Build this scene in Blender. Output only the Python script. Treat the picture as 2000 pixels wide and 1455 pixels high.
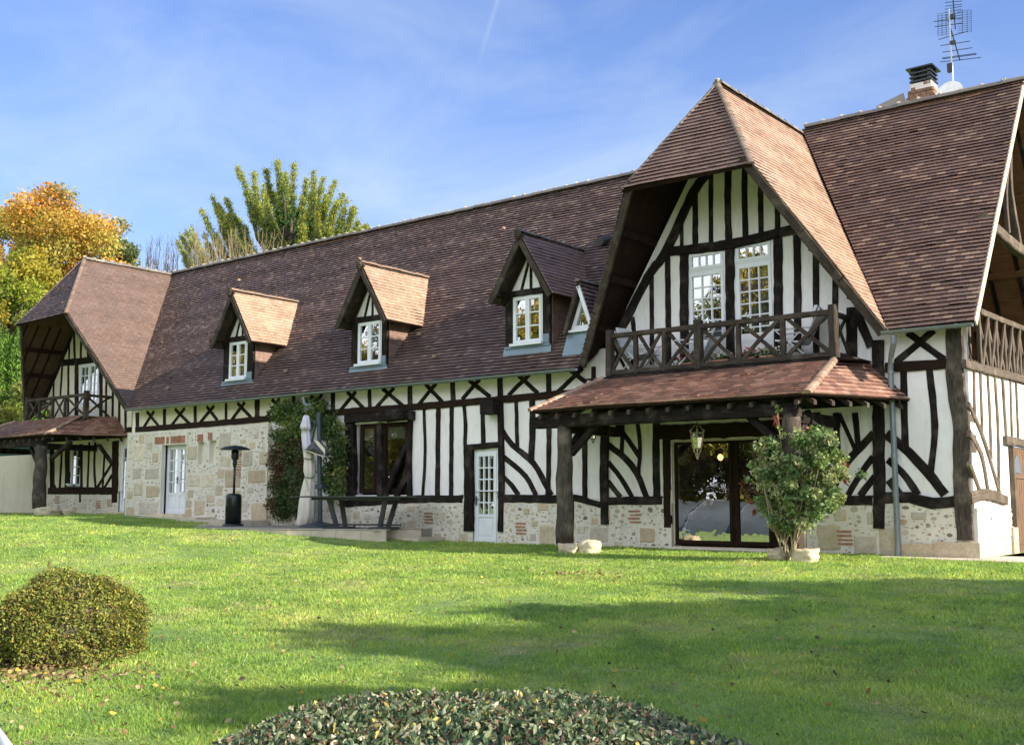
import bpy, bmesh, math, random
import numpy as np
from mathutils import Vector, noise
R = math.radians
sc = bpy.context.scene
COL = sc.collection
for o in list(bpy.data.objects): bpy.data.objects.remove(o)

# ------------------------------------------------------------------ camera, sky, sun
FPX = 2150.0; PITCH = math.atan(250/2150.0); AZ = R(51.4)
CAM = (0.0, -20.0, 0.98)
cd = bpy.data.cameras.new("camera"); cam = bpy.data.objects.new("camera", cd); COL.objects.link(cam)
cam.location = CAM; cam.rotation_euler = (R(90)+PITCH, 0, R(90)-AZ)
cd.sensor_width = 36; cd.lens = FPX/2000*36; cd.clip_end = 2000; cd.clip_start = .05
sc.camera = cam

SUN_EL = R(24.5); SUN_AZ = R(7.5)          # direction towards the sun, from +x turned to +y
SUN_STRENGTH = 5.0; SKY = 0.13; EXPO = 1.08
sdir = Vector((math.cos(SUN_EL)*math.cos(SUN_AZ), math.cos(SUN_EL)*math.sin(SUN_AZ), math.sin(SUN_EL)))
sl = bpy.data.lights.new("sun", 'SUN'); sl.energy = SUN_STRENGTH; sl.angle = R(0.6); sl.color = (1, .89, .72)
so = bpy.data.objects.new("sun", sl); COL.objects.link(so); so.rotation_euler = sdir.to_track_quat('Z', 'Y').to_euler()
w = bpy.data.worlds.new("World"); sc.world = w; w.use_nodes = True
nt = w.node_tree; N = nt.nodes; L = nt.links
bg = N['Background']; bg.inputs[1].default_value = SKY
sky = N.new('ShaderNodeTexSky'); sky.sky_type = 'NISHITA'; sky.sun_disc = False
sky.sun_elevation = SUN_EL; sky.sun_rotation = R(90)-SUN_AZ
sky.air_density = 1.0; sky.dust_density = .6; sky.ozone_density = 2.5
tc = N.new('ShaderNodeTexCoord')
def mth(op, a, b=None, clamp=False, nt=nt):
    n = nt.nodes.new('ShaderNodeMath'); n.operation = op; n.use_clamp = clamp
    for i, q in enumerate((a, b)):
        if q is None: continue
        if isinstance(q, (int, float)): n.inputs[i].default_value = q
        else: nt.links.new(q, n.inputs[i])
    return n.outputs[0]
mp = N.new('ShaderNodeMapping'); L.new(tc.outputs['Generated'], mp.inputs[0])
mp.inputs['Rotation'].default_value = (R(12), R(-18), R(35)); mp.inputs['Scale'].default_value = (1.1, 3.2, 5.5)
n1 = N.new('ShaderNodeTexNoise'); L.new(mp.outputs[0], n1.inputs[0]); n1.inputs['Scale'].default_value = 1.6
n1.inputs['Detail'].default_value = 7; n1.inputs['Roughness'].default_value = .58; n1.inputs['Distortion'].default_value = .6
cr = N.new('ShaderNodeValToRGB'); L.new(n1.outputs[0], cr.inputs[0])
cr.color_ramp.elements[0].position = .40; cr.color_ramp.elements[1].position = .86
sx = N.new('ShaderNodeSeparateXYZ'); L.new(tc.outputs['Generated'], sx.inputs[0])
# thin cirrus everywhere, thicker veil low down; unseen bright haze added behind the viewer as fill
low = mth('SUBTRACT', 1.0, mth('MULTIPLY', sx.outputs[2], 1.75), True)
low = mth('POWER', low, 1.3)
back_fill = mth('MULTIPLY', sx.outputs[1], -1.5, True)
f = mth('ADD', mth('MULTIPLY', cr.outputs[0], mth('ADD', .30, mth('MULTIPLY', low, .60))), mth('MULTIPLY', low, .70), True)
f = mth('ADD', f, mth('MULTIPLY', back_fill, .9), True)
# one faint contrail: near a great circle
def dirv(u, v):
    a = (float(u)-1000)/FPX; b = (727.5-float(v))/FPX
    vd = Vector((-math.cos(AZ), math.sin(AZ), 0)); cp, sp = math.cos(PITCH), math.sin(PITCH)
    fw = Vector((vd.x*cp, vd.y*cp, sp)); rt = Vector((vd.y, -vd.x, 0)); up = Vector((-vd.x*sp, -vd.y*sp, cp))
    return fw + a*rt + b*up
ca, cb = dirv(972, 0).normalized(), dirv(930, 140).normalized()
cn = ca.cross(cb).normalized(); cmid = (dirv(968, 20).normalized())
def dotn(v):
    n = N.new('ShaderNodeVectorMath'); n.operation = 'DOT_PRODUCT'; n.inputs[1].default_value = v
    L.new(tc.outputs['Generated'], n.inputs[0]); return n.outputs['Value']
trail = mth('SUBTRACT', 1.0, mth('MULTIPLY', mth('ABSOLUTE', dotn(cn)), 330.0), True)
along = mth('MULTIPLY', mth('SUBTRACT', dotn(cmid), .9988), 700.0, True)
f = mth('ADD', f, mth('MULTIPLY', mth('MULTIPLY', trail, along), .16), True)
mx = N.new('ShaderNodeMixRGB'); L.new(f, mx.inputs[0])
tint = N.new('ShaderNodeMixRGB'); tint.blend_type = 'MULTIPLY'; tint.inputs[0].default_value = 1
tint.inputs[2].default_value = (.42, .575, .90, 1); L.new(sky.outputs[0], tint.inputs[1])
L.new(tint.outputs[0], mx.inputs[1])
hz_ = N.new('ShaderNodeMixRGB'); L.new(back_fill, hz_.inputs[0]); hz_.inputs[1].default_value = (2.8, 3.3, 3.85, 1); hz_.inputs[2].default_value = (6.6, 7.0, 7.6, 1); L.new(hz_.outputs[0], mx.inputs[2])
L.new(mx.outputs[0], bg.inputs[0])
sc.view_settings.view_transform = 'Standard'; sc.view_settings.look = 'None'; sc.view_settings.exposure = EXPO
sc.view_settings.gamma = 1
sc.cycles.max_bounces = 6; sc.cycles.diffuse_bounces = 3; sc.cycles.glossy_bounces = 3; sc.cycles.transparent_max_bounces = 8

# ------------------------------------------------------------------ survey helper: photo pixel -> point on a plane of the place
def P(u, v, axis='y', val=0.0):
    d = dirv(u, v); i = 'xyz'.index(axis); t = (float(val)-CAM[i])/d[i]
    return Vector([CAM[k]+t*d[k] for k in range(3)])
def smooth(a, b, x):
    t = min(1, max(0, (x-a)/(b-a))); return t*t*(3-2*t)
def gz(x, y):
    a = float(np.interp(-x, (17.4, 18.6, 19.8, 21.7, 24, 27, 31), (0, .06, .17, .32, .37, .42, .52)))
    b = -.63*(min(1.6, max(0, -y/19.0)))**1.25
    if y > -4 and -27.2 < x < -17.8 and y > -3.6+(x+22.6)*.75 and y > -.5-2*(x < -19): a = min(a, .18)
    return a+b

# ------------------------------------------------------------------ materials
MATS = {}
def newmat(name):
    m = bpy.data.materials.new(name); m.use_nodes = True; MATS[name] = m
    return m, m.node_tree, m.node_tree.nodes['Principled BSDF']
def nz(t, scale, detail=4, rough=.55, vec=None, dist=0):
    n = t.nodes.new('ShaderNodeTexNoise'); n.inputs['Scale'].default_value = scale
    n.inputs['Detail'].default_value = detail; n.inputs['Roughness'].default_value = rough; n.inputs['Distortion'].default_value = dist
    if vec is not None: t.links.new(vec, n.inputs[0])
    return n.outputs[0]
def ramp(t, fac, stops):
    n = t.nodes.new('ShaderNodeValToRGB'); t.links.new(fac, n.inputs[0]); e = n.color_ramp.elements
    while len(e) < len(stops): e.new(.5)
    for q, (p, c) in zip(e, stops):
        q.position = p; q.color = (c[0], c[1], c[2], 1) if not isinstance(c, (int, float)) else (c, c, c, 1)
    return n.outputs[0]
def mix(t, fac, a, b, mode='MIX'):
    n = t.nodes.new('ShaderNodeMixRGB'); n.blend_type = mode
    for i, q in enumerate((fac, a, b)):
        if isinstance(q, (int, float)): n.inputs[i].default_value = q
        elif isinstance(q, tuple): n.inputs[i].default_value = (*q, 1)
        else: t.links.new(q, n.inputs[i])
    return n.outputs[0]
def bump(t, b, h, strength, dist=.02):
    n = t.nodes.new('ShaderNodeBump'); n.inputs['Strength'].default_value = strength; n.inputs['Distance'].default_value = dist
    t.links.new(h, n.inputs['Height']); t.links.new(n.outputs[0], b.inputs['Normal'])
def geo(t): return t.nodes.new('ShaderNodeNewGeometry').outputs['Position']
def mapv(t, vec, scale, rot=(0, 0, 0)):
    n = t.nodes.new('ShaderNodeMapping'); n.inputs['Scale'].default_value = scale; n.inputs['Rotation'].default_value = rot
    t.links.new(vec, n.inputs[0]); return n.outputs[0]
def attr(t, name='col'):
    n = t.nodes.new('ShaderNodeAttribute'); n.attribute_name = name; return n.outputs['Color']

def plain(name, col, rough=.5, metal=0, var=.15, scale=14, bmp=.1):
    m, t, b = newmat(name); g = geo(t); n = nz(t, scale, 4, .6, g)
    c = mix(t, ramp(t, n, [(.3, 0), (.7, 1)]), tuple(q*(1-var) for q in col), tuple(min(1, q*(1+var)) for q in col))
    t.links.new(c, b.inputs['Base Color']); b.inputs['Roughness'].default_value = rough; b.inputs['Metallic'].default_value = metal
    if bmp: bump(t, b, nz(t, scale*5, 4, .6, g), bmp, .004)
    return m
def plaster(name, col, stain):
    m, t, b = newmat(name); g = geo(t)
    n = nz(t, 1.3, 6, .65, g); n2 = nz(t, 9, 5, .6, mapv(t, g, (1, 1, .35)))
    c = mix(t, ramp(t, n, [(.38, 0), (.75, .8)]), col, stain)
    c = mix(t, ramp(t, n2, [(.5, 0), (.8, .35)]), c, tuple(q*.72 for q in stain))
    n3 = nz(t, 5, 5, .6, mapv(t, g, (1.6, 1.6, .16))); n4 = nz(t, .7, 4, .6, g)
    c = mix(t, mth('MULTIPLY', ramp(t, n3, [(.50, 0), (.72, .55)]), ramp(t, n4, [(.40, 0), (.65, 1)]), nt=t), c, tuple(q*.62 for q in stain))
    t.links.new(c, b.inputs['Base Color']); b.inputs['Roughness'].default_value = .9
    bump(t, b, nz(t, 26, 6, .7, g), .6, .014)
plaster('plaster_white', (.88, .855, .87), (.74, .71, .68))
plaster('plaster_cream', (.82, .76, .63), (.70, .63, .49))
plaster('plaster_bright', (.78, .76, .70), (.7, .67, .6))
plaster('mortar', (.74, .70, .63), (.58, .54, .46))
plaster('garden_render', (.62, .56, .44), (.52, .47, .38))
def stone(name):
    m, t, b = newmat(name); g = geo(t); a = attr(t)
    n = nz(t, 5, 8, .7, g, .3); n2 = nz(t, 22, 5, .7, g)
    c = mix(t, ramp(t, n, [(.42, 0), (.72, .55)]), a, (.36, .25, .13))
    c = mix(t, ramp(t, n2, [(.3, .35), (.62, 0)]), c, (.13, .11, .09))
    t.links.new(c, b.inputs['Base Color']); b.inputs['Roughness'].default_value = .85
    bump(t, b, mix(t, .5, n, n2), .8, .03)
stone('stone')
def wood(name, dark, light, streak, amount=.35):
    m, t, b = newmat(name)
    uv = t.nodes.new('ShaderNodeUVMap').outputs[0]
    v = mapv(t, uv, (1.4, 26, 1)); n = nz(t, 1.6, 7, .65, v, .4)
    v2 = mapv(t, uv, (3, 60, 1)); n2 = nz(t, 1.4, 5, .6, v2)
    n3 = nz(t, 3.0, 5, .6, geo(t))
    c = mix(t, ramp(t, n, [(.32, 0), (.68, 1)]), dark, light)
    c = mix(t, ramp(t, n2, [(.55, 0), (.75, amount)]), c, streak)
    c = mix(t, ramp(t, n3, [(.5, 0), (.75, amount*.9)]), c, streak)
    t.links.new(c, b.inputs['Base Color']); b.inputs['Roughness'].default_value = .85; b.inputs['Specular IOR Level'].default_value = .15
    bump(t, b, mix(t, .5, n, n2), .9, .012)
wood('timber', (.0045, .0035, .0035), (.018, .014, .012), (.17, .14, .118), .42)
wood('timber_weathered', (.020, .016, .013), (.075, .058, .046), (.24, .20, .16), .42)
wood('timber_sunlit', (.055, .042, .032), (.15, .12, .095), (.30, .25, .19), .5)  # side gable timber: the sunlight on it is put into this paler colour
wood('timber_brown', (.009, .005, .004), (.032, .016, .011), (.09, .06, .04), .18)
wood('timber_ceiling', (.10, .05, .025), (.24, .12, .06), (.30, .18, .10), .3)
wood('timber_under', (.045, .027, .019), (.13, .08, .055), (.18, .12, .08), .3)
wood('bark', (.05, .04, .03), (.13, .11, .08), (.2, .18, .14), .4)
wood('old_post', (.025, .02, .017), (.10, .082, .068), (.32, .27, .21), .5)
wood('door_wood', (.09, .05, .03), (.22, .14, .09), (.30, .22, .15), .4)

def tile_mat(name, lich, amt):
    m, t, b = newmat(name); g = geo(t); a = attr(t)
    n = nz(t, 1.1, 6, .6, g); n2 = nz(t, 34, 4, .6, g)
    c = mix(t, ramp(t, n, [(.45, 0), (.78, amt)]), a, lich)
    c = mix(t, ramp(t, n2, [(.56, 0), (.74, .45)]), c, tuple(q*1.5 for q in lich))
    t.links.new(c, b.inputs['Base Color']); b.inputs['Roughness'].default_value = .52
    bump(t, b, n2, .35, .006)
tile_mat('tile', (.085, .072, .066), .35)
tile_mat('tile_new', (.22, .15, .12), .4)
tile_mat('ridge', (.16, .15, .125), .6)
plain('ridge_mortar_mat', (.30, .27, .22), .9, 0, .3, 20, .4)
plain('mortar_light', (.50, .44, .34), .9, 0, .2, 20, .4)
plain('zinc', (.20, .235, .25), .45, .35, .15, 6)
plain('zinc_sheet', (.16, .22, .27), .4, .3, .12, 3)
plain('paint_white', (.74, .77, .82), .38, 0, .05, 4, .04)
plain('steel_dark', (.03, .034, .038), .35, .5, .2, 6)
plain('heater_body', (.018, .026, .022), .28, .4, .2, 4, .05)
plain('steel_bright', (.42, .43, .44), .32, .8, .1, 6)
plain('table_grey', (.045, .048, .052), .5, .2, .15, 5)
plain('parasol_pole', (.05, .075, .09), .45, .3, .1, 5)
plain('parasol_base', (.035, .05, .07), .5, 0, .15, 5)
plain('canvas', (.66, .61, .53), .9, 0, .12, 5, .3)
plain('canvas_lilac', (.64, .61, .69), .9, 0, .08, 5, .3)
plain('canvas_dark', (.07, .068, .075), .8, 0, .2, 7, .3)
plain('cord', (.05, .14, .10), .8)
plain('brass', (.50, .42, .27), .45, .3, .25, 30)
plain('iron', (.03, .03, .03), .5, .5)
plain('brick', (.36, .17, .11), .85, 0, .35, 9, .5)
plain('brick_dark', (.24, .14, .085), .85, 0, .45, 9, .5)
plain('paving', (.52, .45, .35), .85, 0, .18, 3, .3)
plain('paving_top', (.24, .22, .19), .85, 0, .18, 3, .3)
plain('interior', (.10, .085, .07), .9, 0, .2, 1)
plain('interior_floor', (.12, .09, .07), .6, 0, .2, 1)
plain('curtain', (.62, .62, .58), .9, 0, .12, 8)
plain('blind', (.50, .52, .48), .9, 0, .08, 8)
plain('chair_white', (.55, .57, .60), .6, .1, .05, 6)
plain('hedge_core', (.02, .03, .015), .9, 0, .4, 12)
plain('soil', (.05, .035, .025), .9, 0, .3, 8)
plain('dish_white', (.75, .74, .70), .5)
plain('green_net', (.01, .05, .035), .9)
plain('limestone', (.58, .49, .35), .85, 0, .3, 7, .7)
plain('twig_tan', (.24, .19, .11), .9)
plain('bark_light', (.30, .24, .16), .85)
plain('pool_shell', (.13, .15, .155), .3, 0, .1, 3)
m, t, b = newmat('bulb'); b.inputs['Emission Color'].default_value = (1, .42, .10, 1); b.inputs['Emission Strength'].default_value = 9
# glass: clear pane with its natural reflection, slightly wavy
m, t, b = newmat('glass'); t.nodes.remove(b)
out = t.nodes['Material Output']; gl = t.nodes.new('ShaderNodeBsdfGlossy'); gl.inputs['Roughness'].default_value = .0
tr = t.nodes.new('ShaderNodeBsdfTransparent'); tr.inputs[0].default_value = (.72, .76, .75, 1)
fr = t.nodes.new('ShaderNodeFresnel'); fr.inputs[0].default_value = 1.75
ff = mth('ADD', mth('MULTIPLY', fr.outputs[0], 2.2), .14, True, nt=t)
ms = t.nodes.new('ShaderNodeMixShader'); t.links.new(ff, ms.inputs[0]); t.links.new(tr.outputs[0], ms.inputs[1]); t.links.new(gl.outputs[0], ms.inputs[2])
t.links.new(ms.outputs[0], out.inputs[0])
bn = t.nodes.new('ShaderNodeBump'); bn.inputs['Strength'].default_value = .12; bn.inputs['Distance'].default_value = .01
t.links.new(nz(t, 3.0, 2, .5, geo(t)), bn.inputs['Height']); t.links.new(bn.outputs[0], gl.inputs['Normal'])
def leafmat(name, trans=.35, rough=.5, spec=.3):
    m, t, b = newmat(name); a = attr(t)
    t.links.new(a, b.inputs['Base Color']); b.inputs['Roughness'].default_value = rough
    b.inputs['Specular IOR Level'].default_value = spec
    tl = t.nodes.new('ShaderNodeBsdfTranslucent'); t.links.new(mix(t, 1.0, a, (1.25, 1.2, .7), 'MULTIPLY'), tl.inputs[0])
    ms = t.nodes.new('ShaderNodeMixShader'); ms.inputs[0].default_value = trans
    t.links.new(b.outputs[0], ms.inputs[1]); t.links.new(tl.outputs[0], ms.inputs[2]); t.links.new(ms.outputs[0], t.nodes['Material Output'].inputs[0])
leafmat('leaf'); leafmat('leaf_gloss', .25, .45, .35); leafmat('needle', .2, .6, .2)
# grass blades and the lawn below share patch colours that belong to the turf itself
def turf(t):
    g = geo(t)
    n = nz(t, .55, 5, .6, g); n2 = nz(t, 2.3, 4, .6, g); n3 = nz(t, .9, 3, .6, mapv(t, g, (1, 1, 1), (0, 0, .6)))
    c = ramp(t, n, [(.30, (.17, .29, .065)), (.45, (.24, .37, .08)), (.60, (.33, .43, .11)), (.78, (.42, .42, .18))])
    c = mix(t, ramp(t, n2, [(.50, 0), (.70, .65)]), c, (.105, .21, .06))
    c = mix(t, ramp(t, n3, [(.60, 0), (.76, .6)]), c, (.46, .42, .24))
    return c
m, t, b = newmat('grass_blade'); a = attr(t); c = mix(t, 1.0, turf(t), a, 'MULTIPLY')
t.links.new(c, b.inputs['Base Color']); b.inputs['Roughness'].default_value = .45; b.inputs['Specular IOR Level'].default_value = .35
tl = t.nodes.new('ShaderNodeBsdfTranslucent'); t.links.new(mix(t, 1.0, c, (1.4, 1.3, .6), 'MULTIPLY'), tl.inputs[0])
ms = t.nodes.new('ShaderNodeMixShader'); ms.inputs[0].default_value = .4
t.links.new(b.outputs[0], ms.inputs[1]); t.links.new(tl.outputs[0], ms.inputs[2]); t.links.new(ms.outputs[0], t.nodes['Material Output'].inputs[0])
m, t, b = newmat('lawn'); c = mix(t, .30, turf(t), (.10, .11, .035))
t.links.new(c, b.inputs['Base Color']); b.inputs['Roughness'].default_value = .95; bump(t, b, nz(t, 40, 4, .7, geo(t)), .8, .03)

# ------------------------------------------------------------------ mesh helpers
class MB:
    def __init__(s): s.v = []; s.f = []; s.uv = {}; s.col = []; s.c = (1, 1, 1)
    def add(s, pts, faces, uvs=None):
        b = len(s.v); s.v += [tuple(p) for p in pts]; s.col += [s.c]*len(pts)
        for k, f in enumerate(faces):
            if uvs: s.uv[len(s.f)] = [uvs[i] for i in f]
            s.f.append([b+i for i in f])
    def box(s, x0, x1, y0, y1, z0, z1):
        x0, x1 = sorted((x0, x1)); y0, y1 = sorted((y0, y1)); z0, z1 = sorted((z0, z1))
        p = [(x, y, z) for z in (z0, z1) for y in (y0, y1) for x in (x0, x1)]
        dx, dy, dz = x1-x0, y1-y0, z1-z0
        if dz >= dx and dz >= dy: uv = [(q[2], q[0]+q[1]) for q in p]
        elif dx >= dy: uv = [(q[0], q[2]+q[1]) for q in p]
        else: uv = [(q[1], q[2]+q[0]) for q in p]
        s.add(p, [(0, 2, 3, 1), (4, 5, 7, 6), (0, 1, 5, 4), (1, 3, 7, 5), (3, 2, 6, 7), (2, 0, 4, 6)], uv)
    def prism(s, poly, off):
        poly = [Vector(p) for p in poly]; off = Vector(off); n = len(poly)
        p = poly+[q+off for q in poly]
        ax = (poly[1]-poly[0]).normalized(); ay = (poly[-1]-poly[0]).normalized()
        uv = [(q.dot(ax), q.dot(ay)+q.dot(off)) for q in p]
        s.add(p, [tuple(range(n)), tuple(range(2*n-1, n-1, -1))]+[(i, i+n, (i+1) % n+n, (i+1) % n) for i in range(n)], uv)
    def sweep(s, pts, w, d, nrm, jit=.0, cham=.012, seg=.16, seed=0, taper=1.0):
        """hewn timber along a polyline: front face on the line, depth d behind it (against nrm)"""
        rnd = random.Random(seed); pts = [Vector(p) for p in pts]; nrm = Vector(nrm).normalized()
        q = []; tot = 0
        for i in range(len(pts)-1):
            a, b2 = pts[i], pts[i+1]
            a0 = pts[i-1] if i else a-(b2-a); b3 = pts[i+2] if i+2 < len(pts) else b2+(b2-a)
            k = max(1, int((b2-a).length/seg))
            for j in range(k):
                t_ = j/k
                q.append(.5*((2*a)+(b2-a0)*t_+(2*a0-5*a+4*b2-b3)*t_*t_+(3*a-a0-3*b2+b3)*t_**3) if len(pts) > 2 else a.lerp(b2, t_))
        q.append(pts[-1]); n = len(q); V = []; U = []; F = []; ll = 0
        off = rnd.uniform(0, 50)
        for i, c in enumerate(q):
            dr = (q[min(i+1, n-1)]-q[max(i-1, 0)]).normalized(); sd = dr.cross(nrm).normalized()
            if i: ll += (q[i]-q[i-1]).length
            ww = w*(1+(taper-1)*i/(n-1))
            wl = ww/2*(1+rnd.uniform(-1, 1)*jit); wr = ww/2*(1+rnd.uniform(-1, 1)*jit); fy = rnd.uniform(-1, 1)*jit*.03
            cc = c+nrm*fy; h = min(cham, ww*.2)
            sec = [(-wl, -d), (-wl, -h), (-wl+h, 0), (wr-h, 0), (wr, -h), (wr, -d)]
            acc = 0
            for k2, (a_, b_) in enumerate(sec):
                V.append(cc+sd*a_+nrm*b_); U.append((ll+off, a_+b_*.7+off))
        for i in range(n-1):
            for k2 in range(6):
                k3 = (k2+1) % 6
                F.append((i*6+k2, i*6+k3, i*6+6+k3, i*6+6+k2))
        F.append(tuple(range(5, -1, -1))); F.append(tuple((n-1)*6+k2 for k2 in range(6)))
        s.add(V, F, U)
    def tube(s, pts, r, sides=8, r1=None, cap=True, jit=0, seed=0, rad=None):
        rnd = random.Random(seed); pts = [Vector(p) for p in pts]; n = len(pts); V = []; U = []; F = []; ll = 0
        r1 = r if r1 is None else r1; ref = None
        for i, c in enumerate(pts):
            dr = (pts[min(i+1, n-1)]-pts[max(i-1, 0)])
            if dr.length < 1e-9: dr = Vector((0, 0, 1))
            dr.normalize()
            if ref is None: ref = Vector((0, 0, 1)) if abs(dr.z) < .9 else Vector((1, 0, 0))
            a = dr.cross(ref).normalized(); b = dr.cross(a).normalized(); ref = -b if (-b).dot(ref) > 0 else b
            if i: ll += (pts[i]-pts[i-1]).length
            rr = rad[i] if rad else r+(r1-r)*i/max(1, n-1)
            for k in range(sides):
                th = 2*math.pi*k/sides; q = rr*(1+rnd.uniform(-jit, jit))
                V.append(c+a*q*math.cos(th)+b*q*math.sin(th)); U.append((ll, rr*th))
        for i in range(n-1):
            for k in range(sides):
                k3 = (k+1) % sides; F.append((i*sides+k, i*sides+k3, (i+1)*sides+k3, (i+1)*sides+k))
        if cap: F.append(tuple(range(sides-1, -1, -1))); F.append(tuple((n-1)*sides+k for k in range(sides)))
        s.add(V, F, U)
    def blob(s, c, rx, ry, rz, seg=12, rings=7, jit=.08, seed=0, sc_=2.0, sq=0.0):
        c = Vector(c); V = []; F = []; o = Vector((seed*7.3, seed*3.1, 0))
        for i in range(rings+1):
            ph = math.pi*i/rings
            for k in range(seg):
                th = 2*math.pi*k/seg; d = Vector((math.sin(ph)*math.cos(th), math.sin(ph)*math.sin(th), math.cos(ph)))
                q = (1+jit*noise.noise(d*sc_+o)*2)*(1-sq+sq*.82/max(abs(d.x), abs(d.y), abs(d.z)))
                V.append(c+Vector((d.x*rx*q, d.y*ry*q, d.z*rz*q)))
        for i in range(rings):
            for k in range(seg):
                k2 = (k+1) % seg; F.append((i*seg+k, (i+1)*seg+k, (i+1)*seg+k2, i*seg+k2))
        s.add(V, F)
    def build(s, name, mat, parent=None, smooth=False):
        me = bpy.data.meshes.new(name); me.from_pydata([tuple(p) for p in s.v], [], s.f)
        if s.uv:
            uvl = me.uv_layers.new(name='UVMap'); dat = [0.0]*(2*len(me.loops)); k = 0
            for i, f in enumerate(s.f):
                u = s.uv.get(i)
                for j in range(len(f)):
                    if u: dat[2*k], dat[2*k+1] = u[j]
                    k += 1
            uvl.data.foreach_set('uv', dat)
        ca = me.color_attributes.new('col', 'FLOAT_COLOR', 'POINT')
        ca.data.foreach_set('color', [x for c in s.col for x in (*c, 1.0)])
        mats = mat if isinstance(mat, list) else [mat]
        for q in mats: me.materials.append(MATS[q])
        if smooth: me.shade_smooth()
        me.update()
        o = bpy.data.objects.new(name, me); COL.objects.link(o)
        if parent: o.parent = parent; o.location = -par_world(parent)
        return o
def tag(o, label, cat, group=None):
    o['label'] = label; o['category'] = cat
    if group: o['group'] = group
    return o
def empty(name, loc, label, cat, group=None):
    o = bpy.data.objects.new(name, None); COL.objects.link(o); o.empty_display_size = .2
    o.location = loc; tag(o, label, cat, group)
    return o
def par_world(p):
    v = Vector(p.location); q = p.parent
    while q: v += Vector(q.location); q = q.parent
    return v
def struct(o): o['kind'] = 'structure'; return o
def npmesh(name, verts, faces, cols, mat, parent=None, k=4):
    """fast mesh from numpy arrays; faces (n,k)"""
    me = bpy.data.meshes.new(name); nv, nf = len(verts), len(faces)
    me.vertices.add(nv); me.vertices.foreach_set('co', np.asarray(verts, np.float32).ravel())
    me.loops.add(nf*k); me.loops.foreach_set('vertex_index', np.asarray(faces, np.int32).ravel())
    me.polygons.add(nf); me.polygons.foreach_set('loop_start', np.arange(0, nf*k, k, dtype=np.int32))
    ca = me.color_attributes.new('col', 'FLOAT_COLOR', 'POINT')
    c4 = np.ones((nv, 4), np.float32); c4[:, :3] = cols; ca.data.foreach_set('color', c4.ravel())
    me.materials.append(MATS[mat]); me.update(calc_edges=True); me.validate()
    o = bpy.data.objects.new(name, me); COL.objects.link(o)
    if parent: o.parent = parent; o.location = -par_world(parent)
    return o
def leaves(name, C, size, cols, mat, rng, parent=None, aspect=.55, up=.0, dirs=None, oval=False):
    """one rhombic leaf-sized face per centre"""
    n = len(C); d = rng.normal(size=(n, 3)) if dirs is None else dirs+rng.normal(size=(n, 3))*.35
    d[:, 2] += up; d /= np.linalg.norm(d, axis=1)[:, None]
    e = rng.normal(size=(n, 3)); e = np.cross(d, e); e /= np.linalg.norm(e, axis=1)[:, None]
    s = (size*rng.uniform(.6, 1.35, n))[:, None]
    if oval:                                    # six-sided leaf folded a little along its midrib
        nn = np.cross(d, e); h = nn*s*.10
        V = np.stack([C-d*s*.5, C-d*s*.18+e*s*aspect*.46+h, C+d*s*.22+e*s*aspect*.40+h, C+d*s*.5, C+d*s*.22-e*s*aspect*.40+h, C-d*s*.18-e*s*aspect*.46+h], 1).reshape(-1, 3)
        b_ = np.arange(n)[:, None]*6; F = np.concatenate([b_+np.array([[0, 1, 2, 3]]), b_+np.array([[0, 3, 4, 5]])])
        return npmesh(name, V, F, np.repeat(cols, 6, 0), mat, parent)
    V = np.stack([C-d*s*.5, C+e*s*aspect*.5, C+d*s*.5, C-e*s*aspect*.5], 1).reshape(-1, 3)
    F = np.arange(n*4).reshape(-1, 4)
    return npmesh(name, V, F, np.repeat(cols, 4, 0), mat, parent)

def clip_poly(poly, hp):
    for (a, b, c) in hp:                       # keep a*x+b*y+c >= 0
        out_ = []
        for i in range(len(poly)):
            p, q = poly[i], poly[(i+1) % len(poly)]; dp = a*p[0]+b*p[1]+c; dq = a*q[0]+b*q[1]+c
            if dp >= 0: out_.append(p)
            if (dp > 0 and dq < 0) or (dp < 0 and dq > 0):
                t_ = dp/(dp-dq); out_.append((p[0]+(q[0]-p[0])*t_, p[1]+(q[1]-p[1])*t_))
        poly = out_
        if len(poly) < 3: return []
    return poly
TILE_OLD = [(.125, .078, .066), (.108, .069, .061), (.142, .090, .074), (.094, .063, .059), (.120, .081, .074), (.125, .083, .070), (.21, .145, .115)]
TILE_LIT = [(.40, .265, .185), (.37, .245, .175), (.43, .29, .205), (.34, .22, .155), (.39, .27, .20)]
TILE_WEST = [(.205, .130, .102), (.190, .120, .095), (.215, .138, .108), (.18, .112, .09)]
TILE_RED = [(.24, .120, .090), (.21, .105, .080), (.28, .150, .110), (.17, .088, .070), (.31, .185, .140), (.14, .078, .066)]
TILE_LEFT = [(.155, .104, .083), (.146, .098, .079), (.163, .110, .088), (.138, .093, .075)]
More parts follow.
